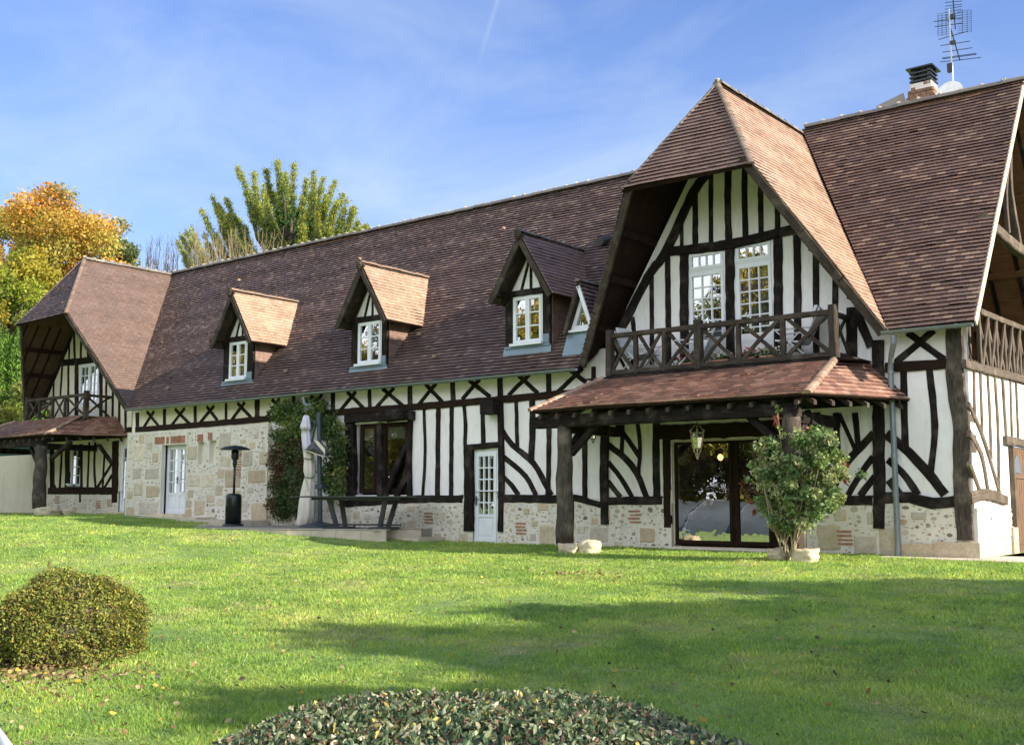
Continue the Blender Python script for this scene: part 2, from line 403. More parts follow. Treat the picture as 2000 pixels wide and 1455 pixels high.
def tiles(name, mat, poly3, pal, parent, w=.17, c=.108, h=.029, seed=1, skip=None, gaps=.003, jit=.002, uc=.011):
    rnd = random.Random(seed); P3 = [Vector(p) for p in poly3]
    n = (P3[1]-P3[0]).cross(P3[2]-P3[0]).normalized()
    if n.z < 0: n = -n
    if abs(n.z) < 1e-3 and n.y > 0: n = -n
    U = Vector((0, 0, 1)).cross(n).normalized(); S = U.cross(n); S = -S if S.z > 0 else S   # S runs downslope
    O = P3[0]; q2 = [((p-O).dot(U), (p-O).dot(S)) for p in P3]
    ar = sum(q2[i][0]*q2[(i+1) % len(q2)][1]-q2[(i+1) % len(q2)][0]*q2[i][1] for i in range(len(q2)))
    if ar < 0: q2 = q2[::-1]
    hp = []
    for i in range(len(q2)):
        a, b = q2[i], q2[(i+1) % len(q2)]; ex, ey = b[0]-a[0], b[1]-a[1]
        l_ = math.hypot(ex, ey)
        if l_ > 1e-6: hp.append((-ey/l_, ex/l_, (ey*a[0]-ex*a[1])/l_))
    u0, u1 = min(p[0] for p in q2), max(p[0] for p in q2); s0, s1 = min(p[1] for p in q2), max(p[1] for p in q2)
    mb = MB(); row = 0; s_ = s1
    while s_ > s0:
        sag = .004*math.sin(row*.7)
        uu = u0-w*(1.5 if row % 2 else 1.0)+rnd.uniform(-.01, .01)
        while uu < u1:
            lo = s_+rnd.uniform(-jit, jit); r_ = [(uu+gaps, s_-c), (uu+w-gaps, s_-c), (uu+w-gaps, lo), (uu+gaps, lo)]
            pl = clip_poly(r_, hp)
            if len(pl) >= 3:
                cx = sum(p[0] for p in pl)/len(pl); cy = sum(p[1] for p in pl)/len(pl)
                if skip is None or not skip(O+U*cx+S*cy):
                    lift = h*rnd.uniform(.93, 1.10)+sag+(.012 if rnd.random() < .02 else 0); tl_ = rnd.uniform(-.0025, .0025)
                    col = rnd.choice(pal); k = rnd.uniform(.90, 1.10); mb.c = (col[0]*k, col[1]*k, col[2]*k)
                    m_ = len(pl); top = []; bot = []
                    for (a, b) in pl:
                        q = (b-(s_-c))/c; hh = .004+lift*q+tl_*(a-uu)/w
                        base = O+U*a+S*b; base = base+n*(.030*noise.noise(base*.5)); top.append(base+n*hh); bot.append(base+n*(hh-uc if q > .5 else -.006))
                    mb.add(top+bot, [tuple(range(m_))]+[(i, i+m_, (i+1) % m_+m_, (i+1) % m_) for i in range(m_)])
            uu += w
        s_ -= c; row += 1
    return mb.build(name, mat, parent)
def slab(name, poly, th, mat, parent):
    P3 = [Vector(p) for p in poly]; n = (P3[1]-P3[0]).cross(P3[2]-P3[0]).normalized()
    if n.z < 0: n = -n
    mb = MB(); mb.prism([p-n*.006 for p in P3], -n*th); return mb.build(name, mat, parent)
def ridge(name, p0, p1, parent, r=.11, seg=.36, mat='ridge', pal=((.15, .13, .11), (.19, .165, .14), (.13, .11, .10)), mort=True, seed=3):
    rnd = random.Random(seed); p0, p1 = Vector(p0), Vector(p1); d = p1-p0; n = max(1, int(d.length/seg)); d.normalize(); st = (p1-p0).length/n
    a = d.cross(Vector((0, 0, 1))).normalized(); b = a.cross(d).normalized(); b = -b if b.z < 0 else b
    mb = MB(); mm = MB()
    for i in range(n):
        q0 = p0+d*(i*st); q1 = p0+d*((i+1)*st+.02); k = rnd.uniform(.85, 1.2); cc = rnd.choice(pal); mb.c = tuple(x*k for x in cc)
        V = []; dz = rnd.uniform(-.008, .008)
        for (q, rr) in ((q0, r*1.06), (q1, r*.96)):
            for j in range(7):
                th = math.pi*(-.08+1.16*j/6); V.append(q+a*math.cos(th)*rr*1.15+b*(math.sin(th)*rr*.75+dz-.01))
        mb.add(V, [(j, j+1, j+8, j+7) for j in range(6)]+[tuple(range(6, -1, -1)), tuple(range(7, 14))])
        if mort: mm.blob(q0+b*(r*.5), r*.62*rnd.uniform(.7, 1.2), r*.9*rnd.uniform(.8, 1.15), r*.52*rnd.uniform(.8, 1.2), 7, 4, .2, rnd.random()*9)
    o = mb.build(name, mat, parent)
    if mort: mm.build('ridge_mortar', 'ridge_mortar_mat', o)
    return o

# ================================================================== SETTING: ground
xs = sorted(set(list(np.linspace(-300, -45, 12))+list(np.linspace(-45, 8, 80))+list(np.linspace(8, 300, 12))))
ys = sorted(set(list(np.linspace(-300, -30, 12))+list(np.linspace(-30, 1, 60))+list(np.linspace(1, 300, 12))))
gv = [(x, y, gz(x, y)+.012*noise.noise(Vector((x*.5, y*.5, 0)))*(1 if -45 < x < 8 and -30 < y < 1 else 0)) for y in ys for x in xs]; nx = len(xs)
mb = MB(); mb.add(gv, [(j*nx+i, j*nx+i+1, (j+1)*nx+i+1, (j+1)*nx+i) for j in range(len(ys)-1) for i in range(nx-1)])
struct(mb.build('lawn', 'lawn', None, True))

# ================================================================== THE HOUSE
house = empty('timber_framed_house', (-18, 0, 0), 'long black and white half-timbered house with brown tiled roof and stone plinth', 'house')
XL, XR = -38.4, -5.72
ZE, ZR, YE, YR = 3.87, 9.46, -.4, 3.95          # eaves and ridge of the main roof
SL = (ZR-ZE)/(YR-YE)
def zroof(y): return ZE+(y-YE)*SL
BG = dict(x=-10.35, z=9.55, k=1.63)                 # big gable: ridge x, ridge z, slope
LG = dict(x=-35.5, z=9.44, k=1.29)
YW = 1.0                                            # the far-left wing stands back behind the stone bay                  # far-left gable
def wall(name, mat, rects, holes, y0=0.0, th=.32, clip=None, parent=house):
    """front of a wall in the plane y=y0 with rectangular openings and their reveals"""
    xs_ = sorted({v for r in rects for v in r[:2]} | {v for h in holes for v in h[:2]})
    zs_ = sorted({v for r in rects for v in r[2:4]} | {v for h in holes for v in h[2:4]})
    mb = MB()
    for i in range(len(xs_)-1):
        for j in range(len(zs_)-1):
            cx, cz = (xs_[i]+xs_[i+1])/2, (zs_[j]+zs_[j+1])/2
            if not any(r[0] < cx < r[1] and r[2] < cz < r[3] for r in rects): continue
            if any(h[0] < cx < h[1] and h[2] < cz < h[3] for h in holes): continue
            p = [(xs_[i], zs_[j]), (xs_[i+1], zs_[j]), (xs_[i+1], zs_[j+1]), (xs_[i], zs_[j+1])]
            if clip: p = clip_poly(p, clip)
            if len(p) >= 3: mb.add([(a, y0, b) for a, b in p], [tuple(range(len(p)))])
    for (a, b, c, d) in [h[:4] for h in holes]:
        y1 = y0+th
        mb.add([(a, y0, c), (a, y1, c), (a, y1, d), (a, y0, d)], [(0, 1, 2, 3)]); mb.add([(b, y0, c), (b, y1, c), (b, y1, d), (b, y0, d)], [(3, 2, 1, 0)])
        mb.add([(a, y0, d), (b, y0, d), (b, y1, d), (a, y1, d)], [(0, 1, 2, 3)]); mb.add([(a, y0, c), (b, y0, c), (b, y1, c), (a, y1, c)], [(3, 2, 1, 0)])
    return mb.build(name, mat, parent)
def hx(u, v, y=0): return P(u, v, 'y', y).x
def hz(u, v, y=0): return P(u, v, 'y', y).z
# openings (x0, x1, z0, z1)
DW = (hx(925, 960), hx(973, 960), -.02, hz(947, 879))            # white glazed door
WB = (hx(692, 900), hx(797, 900), 1.12, hz(745, 826))            # large brown window
SD = (hx(1313, 960), hx(1572, 960), .03, hz(1400, 857))          # sliding door under the porch
LD = (hx(234, 930, YW), hx(256, 930, YW), .60, hz(245, 868, YW))             # narrow glazed door far left
LW = (hx(137, 910, YW), hx(159, 910, YW), hz(148, 950, YW), hz(148, 873, YW))    # small window far left
UD1 = (hx(1344, 600), hx(1418, 600), 3.7, hz(1380, 489)); UD2 = (hx(1436, 600), hx(1512, 600), 3.7, hz(1473, 471))
LU = (hx(154, 750, YW), hx(194, 750, YW), 3.9, hz(175, 709, YW))
SY = -.14
SDR = (P(314, 940, 'y', SY).x, P(362, 940, 'y', SY).x, .56, P(340, 868, 'y', SY).z)
N1 = (P(386.5, 880, 'y', SY).x, P(399, 880, 'y', SY).x, P(392, 907, 'y', SY).z, P(392, 863, 'y', SY).z)
N2 = (P(408.5, 880, 'y', SY).x, P(422, 880, 'y', SY).x, P(415, 906, 'y', SY).z, P(415, 860, 'y', SY).z)
ZS = 1.03                                                            # height of the sill beams
XST = hx(528, 940)                                                   # right end of the stone bay
holes = [DW, WB, SD]
wall('plaster_wall', 'plaster_white', [(XST-.1, XR, ZS-.1, 4.3)], holes)
wall('plaster_wall', 'plaster_cream', [(-31.62, XST-.1, ZS-.1, 3.95)], [(SDR[0], SDR[1], .5, 2.8)])
wall('plaster_wall', 'plaster_cream', [(XL, -31.5, ZS, 4.3)], [LD, LW], YW)
mb = MB(); mb.box(-31.62, -31.58, .0, YW, -.2, 4.2); mb.build('return_wall', 'plaster_cream', house)
def gclip(g, off):  # region under a gable roof, lowered by off
    k = g['k']; return [(-k, -1, g['z']-off+k*g['x']), (k, -1, g['z']-off-k*g['x'])]
wall('gable_wall', 'plaster_white', [(-14.2, -6.6, 4.3, 9.2)], [(q[0], q[1], 4.3, q[3]) for q in (UD1, UD2)], 0, .25, gclip(BG, .45))
wall('gable_wall', 'plaster_cream', [(-39.6, -31.2, 4.3, 9.3)], [(LU[0], LU[1], 4.3, LU[3])], YW, .25, gclip(LG, .30))
# plinth of flint, chalk stone and brick
PY = -.035
wall('stone_plinth', 'mortar', [(XST, XR, -.4, ZS)], [(DW[0], DW[1], -.02, 1.2), (SD[0]-.02, SD[1]+.02, .03, 1.2)], PY, .3)
wall('stone_plinth', 'mortar', [(XL, -31.62, -.2, 1.2)], [(LD[0], LD[1], .6, 1.3)], YW+PY, .3)
STZ = hz(400, 836)-.03
wall('stone_wall', 'mortar', [(-31.62, XST, -.2, STZ)], [(SDR[0], SDR[1], .56, SDR[3]), N1, N2], SY, .3)
mb = MB(); mb.box(-31.62, -31.60, SY, .1, -.2, STZ); mb.box(XST, XST+.02, SY, .1, -.2, STZ)
for q in (N1, N2): mb.box(q[0], q[1], SY+.22, SY+.25, q[2], q[3])
mb.box(-31.62, XST, SY, 0, STZ, STZ+.02); mb.build('stone_return', 'mortar', house)

STC = [(.66, .58, .45), (.62, .53, .39), (.70, .63, .51), (.58, .48, .34), (.64, .58, .49), (.60, .55, .47)]
FLC = [(.18, .15, .13), (.46, .40, .31), (.56, .48, .36), (.62, .54, .41), (.50, .40, .28), (.52, .48, .42), (.64, .57, .46), (.36, .31, .25), (.60, .53, .42)]
class Stones:
    """irregular stones bedded in a wall plane; M maps (a, h) to the wall"""
    def __init__(s, seed, M, nrm): s.r = random.Random(seed); s.M = M; s.n = Vector(nrm); s.mb = MB(); s.bb = []
    def free(s, a, h, ra, rh):
        return all(abs(a-q[0]) > ra+q[2] or abs(h-q[1]) > rh+q[3] for q in s.bb)
    def stone(s, a, h, ra, rh, col, dep, sides=9, square=.0):
        r = s.r; k = r.uniform(.85, 1.15); s.mb.c = tuple(x*k for x in col); o1, o2 = [], []
        for i in range(sides):
            th = 2*math.pi*(i+.5)/sides; c_, s_ = math.cos(th), math.sin(th)
            m_ = max(abs(c_), abs(s_)); q = (1-square)+square/m_
            q *= r.uniform(.70, 1.08) if sides < 9 else r.uniform(.88, 1.04); o1.append((a+c_*ra*q, h+s_*rh*q)); o2.append((a+c_*ra*q*.82, h+s_*rh*q*.82))
        V = [s.M(*p) for p in o1]+[s.M(*p)+s.n*dep for p in o2]+[s.M(a, h)+s.n*dep*1.05]; n = sides
        s.mb.add(V, [(i, (i+1) % n, (i+1) % n+n, i+n) for i in range(n)]+[(i+n, (i+1) % n+n, 2*n) for i in range(n)])
        s.bb.append((a, h, ra, rh))
    def fill(s, a0, a1, h0, h1, blocks, flints, holes=(), bs=(.14, .30), fs=(.018, .085)):
        for q in holes: s.bb.append(((q[0]+q[1])/2, (q[2]+q[3])/2, (q[1]-q[0])/2+.01, (q[3]-q[2])/2+.01))
        r = s.r
        for _ in range(blocks*12):
            ra = r.uniform(*bs); rh = ra*r.uniform(.55, .95); a, h = r.uniform(a0+ra, a1-ra), r.uniform(h0+rh, max(h0+rh+.01, h1-rh))
            if blocks > 0 and s.free(a, h, ra+.008, rh+.008): s.stone(a, h, ra, rh, r.choice(STC), .012, 12, .8); blocks -= 1
        for _ in range(flints*5):
            ra = fs[0]+(fs[1]-fs[0])*r.random()**1.5; rh = ra*r.uniform(.35, .9); a, h = r.uniform(a0+ra, a1-ra), r.uniform(h0+rh, h1-rh)
            if flints > 0 and s.free(a, h, ra+.004, rh+.004): s.stone(a, h, ra, rh, r.choice(FLC), .009, 7, .3); flints -= 1
def brickpanel(mb, u, v, y, wd=.28, rows=4, vert=False):
    c = P(u, v, 'y', y); rr = random.Random(u)
    if vert:
        n = int(wd/.075)
        for i in range(n):
            if rr.random() < .9: mb.box(c.x-wd/2+i*.075, c.x-wd/2+i*.075+.05, y-.012-rr.random()*.006, y+.05, c.z-.11, c.z+.11+rr.uniform(-.01, .01))
    else:
        for j in range(rows):
            o = rr.uniform(-.03, .03); cut = rr.uniform(.35, .65)*wd; z = c.z+(j-rows/2)*.075
            for a, b in ((0, cut-.006), (cut+.006, wd)): mb.box(c.x-wd/2+o+a, c.x-wd/2+o+b, y-.014-rr.random()*.006, y+.05, z, z+.038+rr.uniform(-.006, .004))
    return (c.x-wd/2-.02, c.x+wd/2+.02, c.z-.17, c.z+.17)
BR_ = []
def bpn(*a): bm_ = MB(); r_ = brickpanel(bm_, *a); bm_.build('brick_panel', 'brick', house); return r_
bp = [bpn(u, v, PY) for u, v in ((838, 1010), (1018, 1030), (1240, 1007), (1652, 1048))]
bl = [bpn(u, v, YW+PY, .3) for u, v in ((112, 975), (193, 984))]
bs_ = [bpn(466, 905, SY, .24, 11), bpn(333, 859, SY, SDR[1]-SDR[0]+.35, 1, True), bpn(393, 855, SY, .36, 1, True), bpn(414, 852, SY, .36, 1, True)]
sa = Stones(5, lambda a, h: Vector((a, PY, h)), (0, -1, 0)); sa.bb += [((q[0]+q[1])/2, (q[2]+q[3])/2, (q[1]-q[0])/2, (q[3]-q[2])/2) for q in bp]
for u, v, ra, rh in ((1170, 1045, .24, .17), (1265, 1045, .2, .16), (1738, 1060, .2, .28), (1690, 1065, .22, .18), (1620, 1050, .25, .25), (1068, 1045, .22, .24), (905, 1052, .16, .14), (1870, 1080, .34, .1), (1795, 1008, .14, .07), (1060, 990, .16, .08)):
    q = P(u, v, 'y', PY); sa.stone(q.x, q.z, ra, rh, sa.r.choice(STC), .014, 12, .85)
sa.fill(XST+.05, XR-.05, -.1, ZS-.12, 40, 1300, [(DW[0], DW[1], -.3, 1.2), (SD[0]-.04, SD[1]+.04, -.4, 1.2)], (.09, .17))
sa.mb.build('bedded_stones', 'stone', house)
sb = Stones(6, lambda a, h: Vector((a, YW+PY, h)), (0, -1, 0)); sb.bb += [((q[0]+q[1])/2, (q[2]+q[3])/2, (q[1]-q[0])/2, (q[3]-q[2])/2) for q in bl]
sb.fill(XL+.05, -31.75, .45, 1.05, 12, 330, [(LD[0], LD[1], 0, 1.3)], (.1, .2)); sb.mb.build('bedded_stones', 'stone', house)
sd_ = Stones(7, lambda a, h: Vector((a, SY, h)), (0, -1, 0)); sd_.bb += [((q[0]+q[1])/2, (q[2]+q[3])/2, (q[1]-q[0])/2, (q[3]-q[2])/2) for q in bs_]
for q in (SDR, N1, N2): sd_.bb.append(((q[0]+q[1])/2, (q[2]+q[3])/2, (q[1]-q[0])/2+.01, (q[3]-q[2])/2+.01))
for u, v, a, h in ((269, 885, 24, 36), (297, 884, 28, 32), (268, 925, 20, 24), (296, 925, 30, 24), (270, 955, 20, 30), (298, 960, 30, 26), (290, 993, 44, 28), (375, 885, 22, 30), (372, 915, 22, 26), (377, 938, 30, 28), (406, 938, 28, 30), (440, 860, 26, 34), (455, 935, 34, 40), (484, 895, 22, 34), (515, 895, 20, 30), (502, 930, 38, 28), (528, 930, 12, 36), (365, 990, 26, 34), (390, 992, 24, 32), (505, 1000, 34, 38), (528, 990, 12, 40), (500, 852, 12, 12), (502, 858, 18, 8), (475, 862, 14, 10), (440, 960, 26, 30), (440, 900, 22, 24), (515, 962, 24, 22), (372, 960, 26, 14)):
    q = P(u, v, 'y', SY); q2 = P(u+a/2, v, 'y', SY); q3 = P(u, v-h/2, 'y', SY)
    if sd_.free(q.x, q.z, (q2.x-q.x)*.9, (q3.z-q.z)*.9): sd_.stone(q.x, q.z, q2.x-q.x-.02, q3.z-q.z-.015, sd_.r.choice(STC), .016, 12, .88)
sd_.fill(-31.55, XST-.03, .4, STZ-.04, 34, 900, [], (.14, .30)); sd_.mb.build('bedded_stones', 'stone', house)

# ---- timbers of the facade
tseed = [10]
def timber(kind, pts, w, y=0.0, proud=.022, d=.07, mat='timber', jit=.10, parent=house, axis='y'):
    tseed[0] += 1; r_ = random.Random(tseed[0]); pr = proud+r_.uniform(0, .006)
    if axis == 'y': q = [P(u, v, 'y', y-pr) for u, v in pts]; n = (0, -1, 0)
    else: q = [P(u, v, 'x', y+pr) for u, v in pts]; n = (1, 0, 0)
    mb = MB(); mb.sweep(q, w, d, n, jit, .014, .15, tseed[0]); return mb.build(kind, mat, parent)
def many(kind, lst, **k):
    for pts, w in lst: timber(kind, pts, w, **k)
# right bay and corner
mb = MB(); mb.sweep([(-5.88, -.07, .30), (-5.90, -.06, 1.4), (-5.86, -.05, 2.3), (-5.93, -.07, 3.1), (-5.90, -.06, 4.12)], .30, .34, (0, -1, 0), .09, .02, .15, 77)
mb.build('corner_post', 'old_post', house)
many('post', [([(1713, 664), (1714, 800), (1716, 1032)], .21)], proud=.075, d=.14)
many('beam', [([(1728, 718), (1790, 714), (1860, 709)], .18), ([(640, 806), (811, 794), (964, 781), (1163, 763)], .17), ([(264, 839), (367, 831), (470, 822), (640, 807)], .17)], proud=.05, d=.1, mat='timber_brown')
many('brace', [([(1772, 650), (1843, 702)], .12), ([(1823, 645), (1748, 709)], .13), ([(1730, 847), (1775, 884), (1811, 922), (1845, 966)], .17), ([(1733, 898), (1762, 923), (1793, 966)], .13), ([(1735, 937), (1758, 966)], .14),
  ([(1706, 846), (1650, 908), (1620, 966)], .14), ([(1705, 892), (1680, 926), (1655, 968)], .12), ([(1708, 930), (1679, 968)], .13), ([(1638, 808), (1657, 850), (1672, 884)], .08),
  ([(1187, 869), (1220, 895), (1243, 924), (1262, 971)], .14), ([(1187, 903), (1212, 934), (1234, 971)], .11), ([(1187, 940), (1211, 971)], .12), ([(1204, 828), (1249, 893)], .11),
  ([(981, 842), (999, 868), (1041, 905), (1076, 967)], .15), ([(981, 891), (1004, 910), (1026, 930), (1046, 967)], .13), ([(981, 930), (999, 948), (1012, 967)], .12)], proud=.020)
many('stud', [([(1764, 722), (1765, 800), (1768, 880)], .13), ([(1814, 718), (1825, 830), (1817, 924)], .12), ([(1632, 806), (1635, 882)], .12), ([(1669, 806), (1676, 880)], .11), ([(1593, 806), (1596, 970)], .15),
  ([(1141, 822), (1141, 973)], .13), ([(1070, 770), (1071, 860), (1069, 968)], .13), ([(1281, 826), (1280, 900), (1282, 970)], .17), ([(1215, 830), (1213, 892)], .10), ([(1244, 828), (1249, 870), (1246, 926)], .09),
  ([(827, 799), (829, 893), (824, 972)], .09), ([(855, 797), (854, 890), (853, 972)], .15), ([(881, 794), (880, 972)], .13), ([(905, 790), (908, 830), (907, 872)], .11), ([(941, 788), (943, 869)], .13),
  ([(1007, 784), (1009, 872)], .10), ([(1038, 782), (1039, 840), (1036, 903)], .17), ([(1107, 768), (1108, 830)], .12)], proud=.028)
many('post', [([(1179, 828), (1178, 930), (1180, 1024)], .20), ([(913, 868), (914, 960), (913, 1037)], .27), ([(975, 784), (977, 900), (976, 1038)], .15), ([(681, 811), (682, 970)], .32), ([(739, 826), (740, 970)], .17), ([(799, 820), (797, 890), (798, 970)], .14)], proud=.075, d=.15, mat='timber')
timber('post', [(1300, 852), (1303, 1030)], .17, proud=.05, mat='timber_brown')
timber('door_lintel', [(911, 874), (973, 868)], .14, proud=.06); timber('door_lintel', [(1284, 845), (1400, 841), (1600, 830)], .30, proud=.06, mat='timber_brown')
timber('window_lintel', [(672, 817), (803, 811)], .22, proud=.16, d=.2)
mb = MB(); q = P(797, 812); mb.tube([(q.x-.5, -.2, q.z), (q.x+.02, -.2, q.z), (q.x+.12, -.2, q.z)], .17, 9, .12, True, .12, 4); mb.build('beam_end', 'timber', house)
mb = MB(); q = P(968, 796); mb.box(q.x-.2, q.x+.2, -.34, .05, q.z-.17, q.z+.17); mb.build('beam_end', 'timber', house)
many('brace', [([(797, 862), (775, 905), (750, 970)], .15), ([(797, 922), (771, 970)], .15)], proud=.075, mat='timber')
many('sill_beam', [([(1727, 972), (1775, 971), (1820, 983), (1863, 979)], .20), ([(1592, 977), (1703, 977)], .18), ([(1187, 978), (1292, 977)], .17), ([(1086, 973), (1120, 972), (1172, 986)], .14), ([(981, 973), (1095, 975)], .18), ([(670, 984), (800, 975), (902, 974)], .18)], proud=.06, d=.14)
# eaves frieze
many('stud', [([(267, 806), (267, 838)], .17), ([(320, 799), (320, 833)], .13), ([(380, 793), (380, 828)], .12), ([(440, 787), (440, 822)], .09), ([(501, 780), (501, 817)], .20), ([(572, 772), (573, 809)], .12), ([(649, 765), (649, 804)], .16), ([(720, 760), (721, 799)], .12),
  ([(799, 752), (800, 793)], .15), ([(882, 744), (884, 786)], .15), ([(975, 734), (976, 779)], .16), ([(1070, 724), (1071, 768)], .14), ([(1158, 716), (1158, 760)], .12)], proud=.03)
XB = [((300, 803, 280, 834), (286, 804, 309, 832)), ((360, 797, 334, 830), (341, 799, 371, 829)), ((417, 792, 390, 825), (403, 794, 424, 821)), ((477, 786, 451, 820), (463, 787, 491, 817)), ((545, 779, 520, 814), (530, 780, 560, 811)), ((628, 770, 600, 806), (606, 774, 636, 804)),
      ((694, 765, 662, 803), (677, 765, 712, 800)), ((769, 757, 732, 797), (746, 759, 788, 794)), ((851, 748, 815, 792), (830, 750, 864, 786)), ((936, 740, 902, 780), (915, 743, 957, 775)), ((1034, 730, 992, 772), (1012, 733, 1050, 768)), ((1137, 719, 1089, 765), (1112, 722, 1144, 747))]
for a, b in XB:
    timber('brace', [(a[0], a[1]), (a[2], a[3])], .11, proud=.022); timber('brace', [(b[0], b[1]), (b[2], b[3])], .11, proud=.016)
# far-left wing
c1 = lambda x, y: (x/2.425, 480+y/2.425)
many('stud', [([c1(250, 945), c1(250, 1150)], .13), ([c1(292, 940), c1(280, 1150)], .10), ([c1(316, 940), c1(316, 1150)], .30), ([c1(383, 940), c1(383, 1150)], .14), ([c1(420, 930), c1(412, 1150)], .09), ([c1(449, 930), c1(444, 1040), c1(450, 1150)], .11), ([c1(492, 990), c1(483, 1150)], .09), ([c1(638, 860), c1(626, 1205)], .16)], y=YW, proud=.028, mat='timber_brown')
many('post', [([c1(543, 925), c1(540, 1215)], .34), ([c1(238, 945), c1(238, 1150)], .12)], y=YW, proud=.05, mat='timber_brown')
many('brace', [([c1(528, 1030), c1(455, 1150)], .12), ([c1(528, 1085), c1(490, 1150)], .11), ([c1(236, 1090), c1(262, 1150)], .1)], y=YW, proud=.02, mat='timber_brown')
many('sill_beam', [([c1(226, 1160), c1(525, 1160)], .24)], y=YW, proud=.06, d=.14, mat='timber_brown'); timber('post', [c1(377, 1150), c1(377, 1215)], .1, y=YW, proud=.05, mat='timber_brown')
many('beam', [([c1(592, 872), c1(635, 868)], .16), ([c1(262, 556), c1(370, 548), c1(480, 530)], .24)], y=YW, proud=.04, mat='timber')
many('rafter', [([c1(352, 350), c1(322, 455), c1(205, 735)], .20)], y=YW, proud=.05, mat='timber')
many('stud', [([c1(347, 385), c1(352, 540)], .12), ([c1(384, 365), c1(380, 535)], .12), ([c1(415, 440), c1(415, 528)], .14), ([c1(325, 460), c1(325, 545)], .09), ([c1(293, 560), c1(283, 720)], .1), ([c1(322, 560), c1(320, 830)], .12), ([c1(360, 552), c1(360, 830)], .24), ([c1(476, 540), c1(475, 830)], .2), ([c1(502, 590), c1(498, 830)], .1), ([c1(532, 650), c1(531, 840)], .12), ([c1(563, 705), c1(562, 850)], .12), ([c1(592, 760), c1(592, 870)], .12), ([c1(252, 620), c1(250, 760)], .1)], y=YW, proud=.026)
# big gable
c6 = lambda x, y: (1150+x/3.163, 300+y/3.163)
many('rafter', [([c6(735, 105), c6(640, 240), c6(462, 620), c6(372, 740), c6(172, 1120)], .20)], proud=.06, d=.1)
many('beam', [([c6(490, 605), c6(860, 560), c6(1275, 463)], .20)], proud=.05)
many('stud', [([c6(652, 205), c6(655, 565)], .13), ([c6(750, 105), c6(752, 560)], .10), ([c6(858, 60), c6(855, 300), c6(862, 545)], .15), ([c6(962, 50), c6(958, 250), c6(965, 515)], .12), ([c6(1056, 150), c6(1060, 490)], .11), ([c6(1162, 290), c6(1162, 475)], .11), ([c6(570, 410), c6(570, 590)], .08),
  ([c6(482, 620), c6(486, 900), c6(490, 1320)], .13), ([c6(586, 605), c6(584, 900), c6(590, 1290)], .20), ([c6(868, 570), c6(872, 1300)], .20), ([c6(1165, 510), c6(1170, 1260)], .19), ([c6(1283, 500), c6(1288, 900), c6(1285, 1220)], .15), ([c6(1400, 600), c6(1402, 1230)], .13), ([c6(1518, 760), c6(1518, 1230)], .11), ([c6(385, 760), c6(386, 1300)], .10), ([c6(265, 1010), c6(275, 1120), c6(262, 1330)], .1), ([c6(1620, 950), c6(1622, 1270)], .2)], proud=.03)
many('brace', [([c6(1640, 950), c6(1690, 1080), c6(1740, 1190)], .16)], proud=.05)

# ---- windows and doors
def glazed(kind, x0, x1, z0, z1, y, cols, rows, leaves=1, fr=.06, bar=.024, panel=0.0, mat='paint_white', parent=house, kick=True, label=None, side=None):
    """frame with glazing bars; panel = height of the solid bottom; glass is a child pane"""
    mb = MB(); gl_ = MB(); t_ = .05
    mb.box(x0, x0+fr*.7, y-.02, y+t_, z0, z1); mb.box(x1-fr*.7, x1, y-.02, y+t_, z0, z1); mb.box(x0+fr*.7, x1-fr*.7, y-.02, y+t_, z1-fr*.7, z1); mb.box(x0+fr*.7, x1-fr*.7, y-.02, y+t_, z0, z0+fr*.6)
    a0, a1, b0, b1 = x0+fr*.7, x1-fr*.7, z0+fr*.6, z1-fr*.7; lw = (a1-a0)/leaves
    for i in range(leaves):
        p0, p1 = a0+i*lw+.003, a0+(i+1)*lw-.003
        mb.box(p0, p0+fr, y-.035, y+.03, b0, b1); mb.box(p1-fr, p1, y-.035, y+.03, b0, b1); mb.box(p0+fr, p1-fr, y-.034, y+.03, b1-fr, b1); mb.box(p0+fr, p1-fr, y-.034, y+.03, b0, b0+fr)
        g0, g1, h0, h1 = p0+fr, p1-fr, b0+fr+panel, b1-fr
        if panel:
            mb.box(g0, g1, y-.012, y+.02, b0+fr, h0-.07); mb.box(g0+.05, g1-.05, y-.024, y-.012, b0+fr+.05, h0-.12); mb.box(g0, g1, y-.034, y+.03, h0-.07, h0)
        for c_ in range(1, cols):
            xx = g0+(g1-g0)*c_/cols; mb.box(xx-bar/2, xx+bar/2, y-.028, y+.02, h0, h1)
        for r_ in range(1, rows):
            zz = h0+(h1-h0)*r_/rows; mb.box(g0, g1, y-.027, y+.019, zz-bar/2, zz+bar/2)
        gl_.add([(g0, y, h0), (g1, y, h0), (g1, y, h1), (g0, y, h1)], [(0, 1, 2, 3)])
    o = mb.build(kind, mat, parent)
    if label: o['label'] = label
    return o, gl_.build('glass_pane', 'glass', o)
def handle(par, x, y, z, mat='iron'):
    mb = MB(); mb.box(x-.015, x+.015, y-.05, y-.035, z-.11, z+.11); mb.box(x-.01, x+.10, y-.085, y-.07, z+.02, z+.04); mb.box(x-.01, x+.01, y-.085, y-.04, z+.02, z+.04); return mb.build('handle', mat, par)
def cloth_panel(name, x0, x1, z0, z1, y, mat, par, folds=0):
    mb = MB(); n = max(2, folds*4); V = []
    for i in range(n+1):
        x = x0+(x1-x0)*i/n; yy = y+(.02*math.sin(i*math.pi/2) if folds else 0); V += [(x, yy, z0), (x, yy, z1), (x, yy+.006, z0), (x, yy+.006, z1)]
    F = [f for i in range(n) for f in ((4*i, 4*i+4, 4*i+5, 4*i+1), (4*i+2, 4*i+3, 4*i+7, 4*i+6), (4*i+1, 4*i+5, 4*i+7, 4*i+3), (4*i, 4*i+2, 4*i+6, 4*i+4))]
    mb.add(V, F); return mb.build(name, mat, par)
